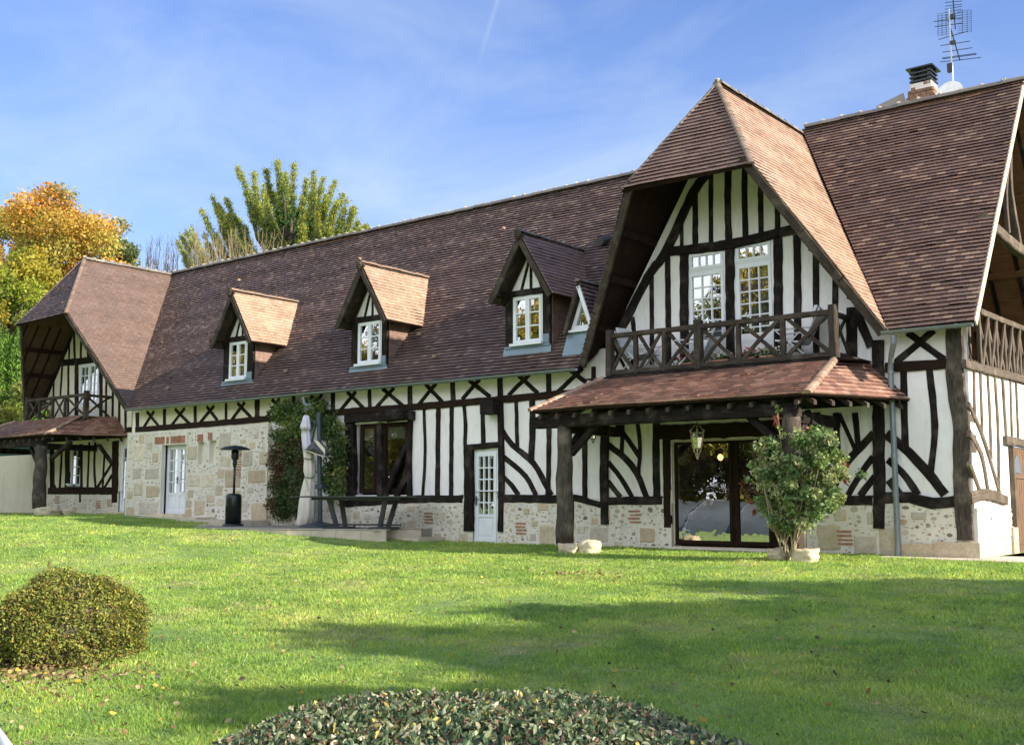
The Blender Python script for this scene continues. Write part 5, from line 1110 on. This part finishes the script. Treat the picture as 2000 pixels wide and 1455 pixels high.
for i, (u, c_, lab) in enumerate(((1345, (.30, .04, .08), 'balcony flower box with dark red blooms before the left balcony door'), (1405, (.72, .68, .62), 'balcony flower box with white blooms between the balcony doors'), (1465, (.62, .20, .26), 'balcony flower box with pink blooms before the right balcony door'), (1500, (.75, .72, .66), 'balcony flower box with white blooms nearest the right corner'))):
    x = P(u, 695, 'y', -.55).x; e = empty('flower_box', (x, -.55, BFZ), lab, 'flower box', 'flower boxes along the balcony')
    mb = MB(); mb.box(x-.24, x+.24, -.64, -.48, BFZ, BFZ+.15); mb.build('box', 'brick', e)
    C = np.c_[rng.normal(x, .13, 260), rng.normal(-.56, .05, 260), BFZ+.14+np.abs(rng.normal(0, .07, 260))]
    leaves('leaves', C, .05, np.tile((.05, .12, .03), (260, 1))*rng.uniform(.6, 1.3, (260, 1)), 'leaf', rng, e)
    C = np.c_[rng.normal(x, .15, 70), rng.normal(-.57, .05, 70), BFZ+.22+np.abs(rng.normal(0, .06, 70))]
    leaves('blooms', C, .055, np.tile(c_, (70, 1))*rng.uniform(.8, 1.2, (70, 1)), 'leaf', rng, e, .9)
mb = MB(); x = LW[0]+.25; lathe(mb, (x, YW-.1, LW[2]), [(.10, 0), (.17, .10), (.16, .10)], 14); tag(mb.build('window_bowl', 'paint_white', None, True), 'small white bowl on the sill of the far-left window', 'bowl')
# white post tip at the lower left corner of the view
q = P(6, 1432, 'z', -.1); mb = MB(); mb.tube([P(-30, 1395, 'z', .12), P(18, 1462, 'z', .05), P(40, 1500, 'z', .02)], .018, 8); tag(mb.build('white_rail', 'paint_white', None, True), 'white tubular rail end in the bottom left corner', 'rail')

# ================================================================== vegetation
def crown(name, par, clumps, n, size, pal, rng, mat='leaf', shell=.85, flat=.8, tip=None, aspect=.6):
    """clumps: list of (x, y, z, r, palette weights index)"""
    C = []; K = []
    wts = np.array([c[3]**2 for c in clumps]); wts = wts/wts.sum()
    for (x, y, z, r, k), m_ in zip(clumps, rng.multinomial(n, wts)):
        d = rng.normal(size=(m_, 3)); d /= np.linalg.norm(d, axis=1)[:, None]
        rr = r*np.clip(rng.normal(shell, .22, m_), .1, 1.5)[:, None]; p = d*rr; p[:, 2] *= flat
        C.append(p+np.array([x, y, z])); base = np.array(pal[k % len(pal)])*rng.uniform(.85, 1.2)
        K.append(base*rng.uniform(.65, 1.35, (m_, 1))*(1+rng.normal(0, .06, (m_, 3))))
    C = np.concatenate(C); K = np.clip(np.concatenate(K), .005, .9)
    return leaves(name, C, size, K, mat, rng, par, aspect)
def tree(name, x, y, H, Rx, n, size, pal, label, group, seed, trunk_r=.22, base=.35, ncl=46, cat='tree', shape=1.0, zg=None, mat='leaf', limb=True):
    rg = np.random.default_rng(seed); z0 = gz(x, min(y, 0)) if zg is None else zg; e = empty(name, (x, y, z0), label, cat, group); cl = []
    for i in range(ncl):
        h = base+(1-base)*((i+.5)/ncl)**.8; env = math.sin(math.pi*min(1, (h-base)/(1-base)*.80+.20))**.6*shape
        a = rg.uniform(0, 2*math.pi); r_ = Rx*env*rg.uniform(.35, 1.0); cl.append((x+r_*math.cos(a), y+r_*math.sin(a), z0+H*h*rg.uniform(.94, 1.03), Rx*rg.uniform(.16, .34)*(1.15-.5*h), int(rg.integers(0, 99))))
    crown('crown', e, cl, n, size, pal, rg, mat)
    mb = MB(); top = z0+H*.85; pts = [(x+.15*math.sin(k*.9+seed), y+.15*math.cos(k*1.3), z0-.2+(top-z0)*k/8) for k in range(9)]; mb.tube(pts, trunk_r, 9, trunk_r*.2); 
    if limb:
        for (cx, cy, cz, cr_, k) in cl[::2]:
            t_ = max(1, min(7, int((cz-z0)/(top-z0)*8)-2)); p = Vector(pts[t_]); q = Vector((cx, cy, cz)); mb.tube([p, p.lerp(q, .5)+Vector((0, 0, -.1*H*.1)), q], trunk_r*.35, 5, .02)
    mb.build('trunk', 'bark', e); return e
def dup(root, loc, label, s=1.0, rz=0.0, group=None):
    r = root.copy(); COL.objects.link(r); r.location = loc; r['label'] = label; r.scale = (s, s, s); r.rotation_euler = (0, 0, rz)
    if group: r['group'] = group
    for c_ in list(root.children):
        d = c_.copy(); COL.objects.link(d); d.parent = r
    return r
def at(u, v, y): q = P(u, v, 'y', y); return q
ORANGE = [(.52, .27, .06), (.55, .33, .07), (.46, .31, .06), (.36, .31, .07), (.52, .23, .05), (.28, .29, .07)]
YELLOW = [(.34, .30, .035), (.22, .25, .03), (.42, .33, .04), (.14, .19, .025), (.28, .22, .03)]
GREEN = [(.07, .13, .025), (.11, .17, .03), (.05, .09, .02), (.16, .20, .03)]
q = at(108, 398, 14); tree('maple_tree', q.x, 14, q.z-.5, 5.6, 80000, .20, ORANGE, 'orange autumn tree, tallest behind the far-left gable', None, 41, .3, .30, 80)
q = at(30, 395, 17); tree('maple_tree', q.x-1.5, 17, q.z-.5, 5.2, 52000, .20, ORANGE, 'orange and yellow autumn tree at the left edge of the photo', None, 42, .3, .35, 60)
q = at(60, 520, 10); tree('broadleaf_tree', q.x, 10, q.z, 4.6, 62000, .18, YELLOW, 'yellow-green tree in front of the orange trees at far left', None, 43, .25, .1, 80)
q = at(0, 590, 6); tree('broadleaf_tree', q.x, 6, q.z+.6, 3.6, 44000, .16, GREEN+YELLOW[:2], 'dark green tree leaning in at the left photo edge', None, 44, .2, .08, 70)
q = at(225, 470, 22); tree('broadleaf_tree', q.x, 22, q.z, 4.0, 16000, .26, [(.10, .14, .05), (.14, .17, .06), (.20, .19, .06)], 'grey-green tree just right of the orange tree', None, 45, .2, .3, 60)
for i, (u, v) in enumerate(((10, 655), (45, 640), (-25, 660))):
    q = at(u, v, 4.2+i*.5); rg = np.random.default_rng(50+i); e = empty('cypress_hedge', (q.x, q.y, .5), ('leftmost clipped', 'bright green column-shaped', 'outermost tall')[i]+' cypress beside the far-left porch roof', 'conifer', 'cypress trees by the far-left porch')
    n = 15000; z = rg.uniform(0, 1, n)**.9; a = rg.uniform(0, 2*math.pi, n); r_ = 1.05*(1-z**6*.85)*(1+.12*np.sin(a*7+z*9))*rg.uniform(.75, 1.05, n)
    C = np.c_[q.x+r_*np.cos(a), q.y+r_*np.sin(a), .5+z*(q.z-.5)]; k = (.10, .19, .03); cols = np.tile(k, (n, 1))*rg.uniform(.45, 1.5, (n, 1))
    leaves('foliage', C, .20, cols, 'needle', rg, e, .3, 2.2); mb = MB(); mb.tube([(q.x, q.y, .3), (q.x, q.y, q.z*.8)], .09, 7, .03); mb.build('trunk', 'bark', e)
# garden shrubs low at left, behind the screen
for i, (u, v, y, r_) in enumerate(((20, 760, 3.6, 1.5), (5, 800, 3.3, 1.2))):
    q = at(u, v, y); rg = np.random.default_rng(60+i); e = empty('garden_shrub', (q.x, y, .5), ('rounded yellow-green shrub behind the dark green screen', 'low bushy shrub peeping over the far-left porch roof')[i], 'shrub')
    cl = [(q.x+rg.uniform(-r_, r_), y+rg.uniform(-.6, .6), .5+rg.uniform(.2, q.z-.5), .5, int(rg.integers(0, 9))) for _ in range(26)]; crown('foliage', e, cl, 7000, .14, [(.16, .20, .04), (.10, .15, .03), (.22, .22, .05)], rg)
    mb = MB(); mb.tube([(q.x, y, .4), (q.x, y, q.z-.3)], .05, 6, .02); mb.build('stem', 'bark', e)
# big cypress behind the roof: fans of upswept plumes
yc_ = 17.0; q = at(570, 330, yc_); cyp = empty('cypress_tree', (q.x, yc_, .5), 'wide cypress with yellow-tipped upswept plumes behind the main roof', 'conifer'); rg = np.random.default_rng(77)
Cs, Ks, Ds = [], [], []; mbt = MB(); base = Vector((q.x, yc_, .5)); mbt.tube([base, base+Vector((.2, 0, (q.z-.5)*.5)), base+Vector((0, 0, (q.z-.5)*.92))], .42, 9, .05)
tips = [(462, 322), (540, 312), (575, 318), (497, 335), (520, 330), (612, 332), (632, 345), (655, 352), (600, 350), (558, 335), (412, 378), (440, 385), (392, 405), (425, 395), (678, 386), (660, 388), (694, 408), (700, 425), (718, 435), (640, 400), (372, 438), (350, 452), (345, 468), (380, 460), (480, 372), (590, 380), (620, 410), (505, 395), (460, 420), (560, 400), (430, 440), (530, 430), (650, 440), (600, 450), (395, 490), (480, 470), (560, 470), (360, 500), (515, 360), (545, 370), (672, 378), (690, 400), (420, 402), (362, 446), (612, 366), (708, 440), (675, 415), (445, 415)]
for i, (u, v) in enumerate(tips+[(u+(570-u)*.12+rg.uniform(-22, 22), v+rg.uniform(30, 75)) for (u, v) in tips[::2]]):
    yy = yc_+rg.uniform(-2.8, 2.8) if i % 3 else yc_+rg.uniform(-1, 1); T = at(u, v, yy); hz_ = max(.3, .5+(T.z-.5)*.45-abs(T.x-q.x)*.25); dxy = abs(T.x-q.x); B = Vector((q.x+(T.x-q.x)*.12, yc_+(yy-yc_)*.2, max(1.0, T.z-dxy*.45-3.4)))
    Mid = B.lerp(T, .55)+Vector(((T.x-B.x)*.14+rg.uniform(-.35, .35), rg.uniform(-.3, .3), -.5+rg.uniform(-.25, .1))); Ln = (T-B).length; mbt.tube([B, Mid, T], .09, 5, .01)
    Bn, Mn, Tn = map(np.array, (B, Mid, T)); dv = (Tn-Bn)/Ln
    curve = lambda t3: (1-t3)**2*Bn+2*t3*(1-t3)*Mn+t3**2*Tn
    for k in range(int(26+9*Ln)):                    # feathery side sprays, shorter towards the tip
        t0 = rg.uniform(.10, .97); st = curve(t0); pr = rg.normal(size=3); pr[2] *= .7; pr -= dv*(pr@dv); pr /= np.linalg.norm(pr); sd = dv*1.1+pr*.8+np.array((0, 0, .18)); sd /= np.linalg.norm(sd)
        ln = (.50*(1-t0)**.6+.08)*rg.uniform(.6, 1.2); m_ = int(50+60*ln); tt = rg.uniform(0, 1, m_)[:, None]; wd_ = .11*(1-tt)+.025
        p = st+sd*ln*tt+rg.normal(size=(m_, 3))*wd_; Cs.append(p); yel = np.clip(tt*.9+t0*1.1-.80+rg.normal(0, .15, (m_, 1)), 0, 1)*rg.uniform(.6, 1); g_ = np.array((.050, .125, .035)); yl = np.array((.52, .50, .09))
        Ks.append((g_*(1-yel)+yl*yel)*rg.uniform(.6, 1.35, (m_, 1))); Ds.append(np.tile(sd, (m_, 1))+rg.normal(size=(m_, 3))*.25)
    m_ = int(60+30*Ln); t3 = rg.uniform(.3, 1, m_)[:, None]; Cs.append(curve(t3)+rg.normal(size=(m_, 3))*.05); Ks.append(np.tile((.30, .31, .05), (m_, 1))*rg.uniform(.5, 1.2, (m_, 1))); Ds.append(np.tile(dv, (m_, 1)))
leaves('foliage', np.concatenate(Cs), .115, np.concatenate(Ks), 'needle', rg, cyp, .28, .0, np.concatenate(Ds)); mbt.build('trunk', 'bark', cyp)
# bare twiggy shrubs behind the roof
def twigs(name, u0, u1, vt, y, n, mat, label, seed, cat='shrub', leafy=None, droop=.0):
    rr = random.Random(seed); c_ = at((u0+u1)/2, vt, y); e = empty(name, (c_.x, y, .5), label, cat); mb = MB()
    tipsL = []
    for i in range(n):
        T = at(rr.uniform(u0, u1), vt+rr.choice((rr.uniform(-14, 20), rr.uniform(15, 70), rr.uniform(20, 70))), y+rr.uniform(-1, 1)); B = Vector((c_.x+(T.x-c_.x)*.75+rr.uniform(-.3, .3), T.y, T.z-rr.uniform(2.5, 4.5)))
        M = B.lerp(T, .5)+Vector((rr.uniform(-.25, .25), 0, 0)); mb.tube([B, M, T], .028, 4, .006); tipsL.append(T)
        for k in range(4):
            p = B.lerp(T, rr.uniform(.35, .9)); mb.tube([p, p+Vector((rr.uniform(-.5, .5), rr.uniform(-.2, .2), rr.uniform(.3, .8)))], .012, 3, .004)
    mb.tube([(c_.x, y, .3), (c_.x, y, c_.z-3.5)], .12, 7, .08)
    mb.build('branches', mat, e)
    return e
twigs('bare_shrub', 360, 560, 450, 9.5, 120, 'twig_tan' if 'twig_tan' in MATS else 'mortar', 'tall bare tan-stemmed shrub in front of the cypress', 71)
twigs('bare_tree', 272, 352, 470, 13, 60, 'bark', 'thin bare grey tree between the autumn tree and the cypress', 72, 'tree')

# climber on the wall
rg = np.random.default_rng(81); climber = empty('wall_climber', (P(590, 1020, 'y', -.3).x, -.3, TZ), 'leafy climbing plant with reddish patches covering the wall by the parasol', 'climber')
cl = []; 
def cadd(u0, u1, v0, v1, n, ks, y0=-.22, r0=(.16, .30)):
    for _ in range(n):
        u, v = rg.uniform(u0, u1), rg.uniform(v0, v1); q = P(u, v, 'y', y0+rg.uniform(-.15, .1)); cl.append((q.x, q.y, q.z, rg.uniform(*r0), int(rg.choice(ks))))
PALC = [(.075, .125, .04), (.12, .18, .05), (.05, .085, .03), (.13, .085, .05), (.17, .115, .06), (.20, .22, .07)]
cadd(536, 560, 850, 1000, 26, (2, 3, 4)); cadd(540, 600, 795, 860, 26, (0, 1, 5)); cadd(535, 600, 860, 1000, 40, (0, 2, 3, 3)); cadd(545, 595, 960, 1010, 14, (0, 2)); cadd(595, 650, 790, 830, 12, (0, 1)); cadd(632, 668, 815, 965, 34, (0, 1, 0, 5)); cadd(655, 676, 860, 950, 8, (0, 5), r0=(.1, .18)); cadd(570, 620, 778, 800, 7, (1, 0), r0=(.08, .15))
crown('foliage', climber, cl, 17000, .085, PALC, rg, shell=.7, flat=1.1)
mb = MB(); rr = random.Random(4)
for i in range(26):
    u = rr.uniform(540, 600); p = P(590+rr.uniform(-6, 6), 1022, 'y', -.3); pts = [p]
    T = P(u, rr.uniform(800, 960), 'y', -.15); 
    for k in range(1, 6): m_ = p.lerp(T, k/5); pts.append(m_+Vector((rr.uniform(-.08, .08), rr.uniform(-.06, .02), 0)))
    mb.tube(pts, .016, 5, .006)
mb.tube([P(650, 1000, 'y', -.1), P(655, 900, 'y', -.1), P(645, 820, 'y', -.1)], .02, 5); mb.tube([P(577, 790, 'y', -.5), P(584, 775, 'y', -.5), P(578, 758, 'y', -.55), P(574, 745, 'y', -.6)], .008, 4, .004); mb.build('stems', 'bark', climber)
# rose bush round the right porch post
rg = np.random.default_rng(91); yr_ = -2.2; rose = empty('rose_bush', (P(1545, 1085, 'y', yr_).x, yr_, 0), 'tall rose bush with glossy leaves and red tips against the near porch post', 'rose bush'); cl = []
PALR = [(.12, .19, .065), (.19, .26, .095), (.085, .145, .05), (.30, .34, .16), (.22, .07, .05)]
for _ in range(165):
    v = rg.uniform(845, 1030); c_ = 1558; w_ = np.interp(v, (845, 880, 940, 990, 1030), (50, 90, 108, 74, 30))*rg.uniform(.75, 1.12); u = c_+rg.uniform(-1, 1)*w_+(12 if v < 960 else -6)
    if 1526 < u < 1560 and v < 890 and rg.random() < .8: continue
    if rg.random() < .25 and v > 985: continue
    q = P(u, v, 'y', yr_-.05+rg.uniform(-.38, .28)); cl.append((q.x, q.y, q.z, rg.uniform(.06, .16), int(rg.choice((0, 1, 2, 3, 3, 1)))))
for (u, v) in ((1520, 800), (1516, 815), (1522, 835), (1528, 850), (1517, 828), (1580, 840), (1590, 850), (1650, 910), (1655, 940), (1640, 885), (1450, 945), (1460, 935), (1468, 980), (1475, 1000)): q = P(u, v, 'y', yr_-.1); cl.append((q.x, q.y, q.z, .06, 4 if rg.random() < .5 else 1))
crown('foliage', rose, cl, 13500, .072, PALR, rg, 'leaf_gloss', .75, 1.0, aspect=.62)
mb = MB(); rr = random.Random(9)
for i in range(20):
    B = P(1540+rr.uniform(-14, 14), 1086, 'y', yr_+rr.uniform(-.15, .15)); T = P(1548+rr.uniform(-70, 75), rr.uniform(880, 985), 'y', yr_+rr.uniform(-.3, .15)); M = B.lerp(T, .5)+Vector((rr.uniform(-.08, .08), 0, 0)); mb.tube([B, M, T], .017, 5, .006)
mb.tube([P(1530, 900, 'y', yr_), P(1522, 840, 'y', yr_), P(1518, 798, 'y', yr_)], .008, 4); mb.build('stems', 'bark_light' if 'bark_light' in MATS else 'mortar', rose)
# clipped bush at lower left
q = P(130, 1278, 'z', -.42); bx, by = q.x, q.y; rg = np.random.default_rng(95)
bush = empty('clipped_bush', (bx, by, gz(bx, by)), 'rounded clipped bush with small yellow-green leaves at lower left', 'bush')
n = 46000; d = rg.normal(size=(n, 3)); d /= np.linalg.norm(d, axis=1)[:, None]; d[:, 2] = np.abs(d[:, 2])*1.0-.18*(rg.random(n) < .5)
S3 = np.array((.68, .68, .60)); nzv = np.array([noise.noise(Vector(x)*2.2) for x in d]); nz2 = np.array([noise.noise(Vector(x)*7.5) for x in d]); rr_ = (1+.16*nzv+.09*nz2+rg.normal(0, .03, n)+np.where(rg.random(n) < .03, rg.uniform(.03, .14, n), 0))*np.where(rg.random(n) < .7, 1, rg.uniform(.7, 1, n)); BZ = gz(bx, by)+.15
C = np.array((bx, by, BZ))+d*S3*rr_[:, None]; C[:, 0] -= .12*(C[:, 2]-BZ)*0; kk = rg.choice(4, n, p=(.42, .30, .16, .12)); pal = np.array([(.17, .21, .045), (.30, .29, .06), (.09, .12, .035), (.24, .13, .05)])
leaves('foliage', C, .029, pal[kk]*(rg.uniform(.6, 1.35, (n, 1))*(1+.5*nz2[:, None])), 'leaf', rg, bush, .5, .25, None, True)
mb = MB(); rr = random.Random(5)
for i in range(40): th = rr.uniform(0, 6.28); mb.tube([(bx+.1*math.cos(th), by+.1*math.sin(th), BZ-.25), (bx+.5*math.cos(th), by+.5*math.sin(th), BZ+rr.uniform(0, .3))], .01, 4, .005)
mb.blob((bx, by, BZ+.02), .58, .58, .50, 16, 9, .1, 3); mb.build('branches', 'bark', bush)
# dark-leaved hedge mound at the bottom of the view
hd = P(930, 1400, 'z', .2); dv_ = Vector((hd.x, hd.y+20, 0)).normalized(); hc = Vector((0, -20, 0))+dv_*4.15; rg = np.random.default_rng(97)
hedge = empty('clipped_hedge', (hc.x, hc.y, gz(hc.x, hc.y)), 'low domed hedge of grey-green oval leaves in the foreground', 'hedge')
n = 62000; d = rg.normal(size=(n, 3)); d /= np.linalg.norm(d, axis=1)[:, None]; d[:, 2] = np.abs(d[:, 2]); S3 = np.array((1.52, 1.52, .62)); nzv = np.array([noise.noise(Vector(x)*2.6) for x in d])
C = np.array((hc.x, hc.y, -.40))+d*S3*(1+.09*nzv+rg.normal(0, .016, n)-np.abs(rg.normal(0, .035, n)))[:, None]; kk = rg.choice(6, n, p=(.28, .23, .22, .14, .09, .04)); pal = np.array([(.05, .09, .045), (.10, .145, .07), (.18, .22, .12), (.38, .36, .25), (.15, .09, .06), (.42, .34, .10)])
leaves('foliage', C, .030, pal[kk]*rg.uniform(.6, 1.35, (n, 1)), 'leaf_gloss', rg, hedge, .5, .55, None, True)
mb = MB(); mb.blob((hc.x, hc.y, -.46), 1.38, 1.38, .52, 24, 12, .03, 3); mb.build('branches', 'hedge_core', hedge)

# trees outside the frame on the right, whose shade crosses the lawn
GR2 = [(.05, .10, .02), (.09, .15, .03), (.14, .17, .03)]
t1 = tree('broadleaf_tree', 9.5, -9.8, 7.6, 3.4, 20000, .34, GR2, 'green tree beyond the right edge whose shade crosses the lawn', None, 201, .22, .18, 60, limb=False)
for i, (x, y, s_) in enumerate(((9.3, -4.3, .93), (8.6, -12.6, .86), (13.5, -7.2, 1.12), (6.0, -7.5, .72), (9.4, -7.4, .96))):
    dup(t1, (x, y, gz(x, y)), 'green tree beyond the right edge whose shade crosses the lawn', s_, i*1.7, 'trees along the drive')
t1['group'] = 'trees along the drive'
# trees and pool cover behind the viewer, seen mirrored in the windows
t2 = tree('broadleaf_tree', -22, -38, 15.5, 5.6, 34000, .30, YELLOW+[(.12, .09, .05)], 'yellowing tree behind the viewer mirrored in the windows', 'trees behind the viewer', 211, .3, .06, 90)
for i, (x, y, s_) in enumerate(((-14.5, -37, .92), (-29, -39, 1.0), (-36, -38, .95), (-43, -40, 1.05), (-51, -39, 1.0), (-60, -42, 1.1), (-71, -42, 1.1), (-7, -40, .9), (-83, -45, 1.2), (-25, -45, 1.15))):
    dup(t2, (x, y, gz(x, y)), 'yellowing tree behind the viewer mirrored in the windows', s_, i*1.3, 'trees behind the viewer')
po = empty('pool_enclosure', (-19, -31, gz(-19, -31)), 'long low arched grey pool enclosure behind the viewer, mirrored in the glass door', 'pool enclosure')
mb = MB(); V = []; n = 14; L0, L1 = -30, -12
for x in np.linspace(L0, L1, 10):
    for k in range(n+1): th = math.pi*k/n; V.append((x, -31-3.0*math.cos(th), -.75+1.7*math.sin(th)))
mb.add(V, [(i*(n+1)+k, i*(n+1)+k+1, (i+1)*(n+1)+k+1, (i+1)*(n+1)+k) for i in range(9) for k in range(n)]); mb.build('panels', 'pool_shell', po, True)
mb = MB()
for x in np.linspace(L0, L1, 8): mb.tube([(x, -31-3.05*math.cos(math.pi*k/n), -.75+1.75*math.sin(math.pi*k/n)) for k in range(n+1)], .05, 6)
mb.build('ribs', 'steel_bright', po)

# ================================================================== grass and fallen leaves
rg = np.random.default_rng(5); NB = 760000
rr_ = np.exp(rg.uniform(math.log(3.2), math.log(42), NB)); th = rg.uniform(R(24), R(84), NB)      # azimuth from -x
X = -rr_*np.cos(th); Y = -20+rr_*np.sin(th)
ok = (Y < -.06) | ((X < -31.9) & (Y < .9))
kx = (X > -7.3) & (Y > -.8); ok &= ~kx
def inpoly(X, Y, pl):
    r = np.zeros(len(X), bool); n = len(pl); j = n-1
    for i in range(n):
        xi, yi, xj, yj = pl[i][0], pl[i][1], pl[j][0], pl[j][1]
        c_ = ((yi > Y) != (yj > Y)) & (X < (xj-xi)*(Y-yi)/(yj-yi+1e-9)+xi); r ^= c_; j = i
    return r
ok &= ~inpoly(X, Y, tp); ok &= ~((X > -19.2) & (X < xk) & (Y > -1)); ok &= ~((X < -26.5) & (Y > -.88) & (X > -31.8)); ok &= ~((X > SD[0]-.1) & (X < SD[1]+.1) & (Y > -.45))
ok &= ((X-bx)**2+(Y-by)**2 > .5**2) & ((X-hc.x)**2+(Y-hc.y)**2 > .9**2)
X, Y, rr_ = X[ok], Y[ok], rr_[ok]; n = len(X)
A = np.interp(-X, (17.4, 18.6, 19.8, 21.7, 24, 27, 31), (0, .06, .17, .32, .37, .42, .52)); Bz = -.63*np.clip(-Y/19, 0, 1.6)**1.25; Z = A+Bz
hgt = (.020+.006*np.clip(rr_/12, 0, 1.6))*rg.uniform(.5, 1.5, n); wdt = (.0018+.00055*rr_)*rg.uniform(.6, 1.3, n); a = rg.uniform(0, 2*math.pi, n); lean = rg.normal(0, .020, (n, 2))
gx = np.linspace(-45, 0, 460); gy = np.linspace(-20, 1, 220); G_ = np.array([[noise.noise(Vector((x*1.7, y*1.7, 3)))+.6*noise.noise(Vector((x*5, y*5, 9))) for x in gx] for y in gy])
tuft = G_[np.clip(((Y+20)/21*219).astype(int), 0, 219), np.clip(((X+45)/45*459).astype(int), 0, 459)]; hgt *= 1+.8*np.clip(tuft, -.7, 1)
V = np.empty((n, 3, 3), np.float32); V[:, 0] = np.c_[X-np.cos(a)*wdt, Y-np.sin(a)*wdt, Z-.004]; V[:, 1] = np.c_[X+np.cos(a)*wdt, Y+np.sin(a)*wdt, Z-.004]; V[:, 2] = np.c_[X+lean[:, 0], Y+lean[:, 1], Z+hgt]
colr = rg.uniform(.78, 1.22, (n, 1))*(1+.22*tuft[:, None])*np.where(rg.random((n, 1)) < .07, np.array([[1.7, 1.25, .9]]), np.array([[1., 1., 1.]]))
g_ = npmesh('grass', V.reshape(-1, 3), np.arange(n*3).reshape(-1, 3), np.repeat(colr, 3, 0), 'grass_blade', None, 3); g_['kind'] = 'stuff'; g_['label'] = 'short green lawn grass'
NL = 2100; rl = np.exp(rg.uniform(math.log(4.5), math.log(26), NL)); tl_ = R(26)+(R(84)-R(26))*rg.random(NL)**1.3; X = -rl*np.cos(tl_); Y = -20+rl*np.sin(tl_); m_ = 1000
X[:m_] = bx+.25+rg.normal(0, .80, m_); Y[:m_] = by-.60+rg.normal(0, .32, m_); X = np.append(X, rg.normal(-10.0, .45, 130)); Y = np.append(Y, rg.normal(-6.0, .22, 130))
ok = (Y < -2.5) & ((X-bx)**2+(Y-by)**2 > .30); X, Y = X[ok], Y[ok]
Zl = np.array([gz(x, y) for x, y in zip(X, Y)])+rg.uniform(.02, .045, len(X)); pal = np.array([(.30, .20, .10), (.16, .10, .06), (.42, .34, .20), (.50, .36, .06), (.06, .045, .04)])
lv = leaves('fallen_leaves', np.c_[X, Y, Zl], .046, pal[rg.choice(5, len(X), p=(.36, .24, .2, .08, .12))]*rg.uniform(.7, 1.3, (len(X), 1)), 'leaf', rg, None, .6, -.0, rg.normal(size=(len(X), 3))*np.array((1, 1, .35))*3, True); lv['kind'] = 'stuff'; lv['label'] = 'fallen autumn leaves scattered on the lawn'
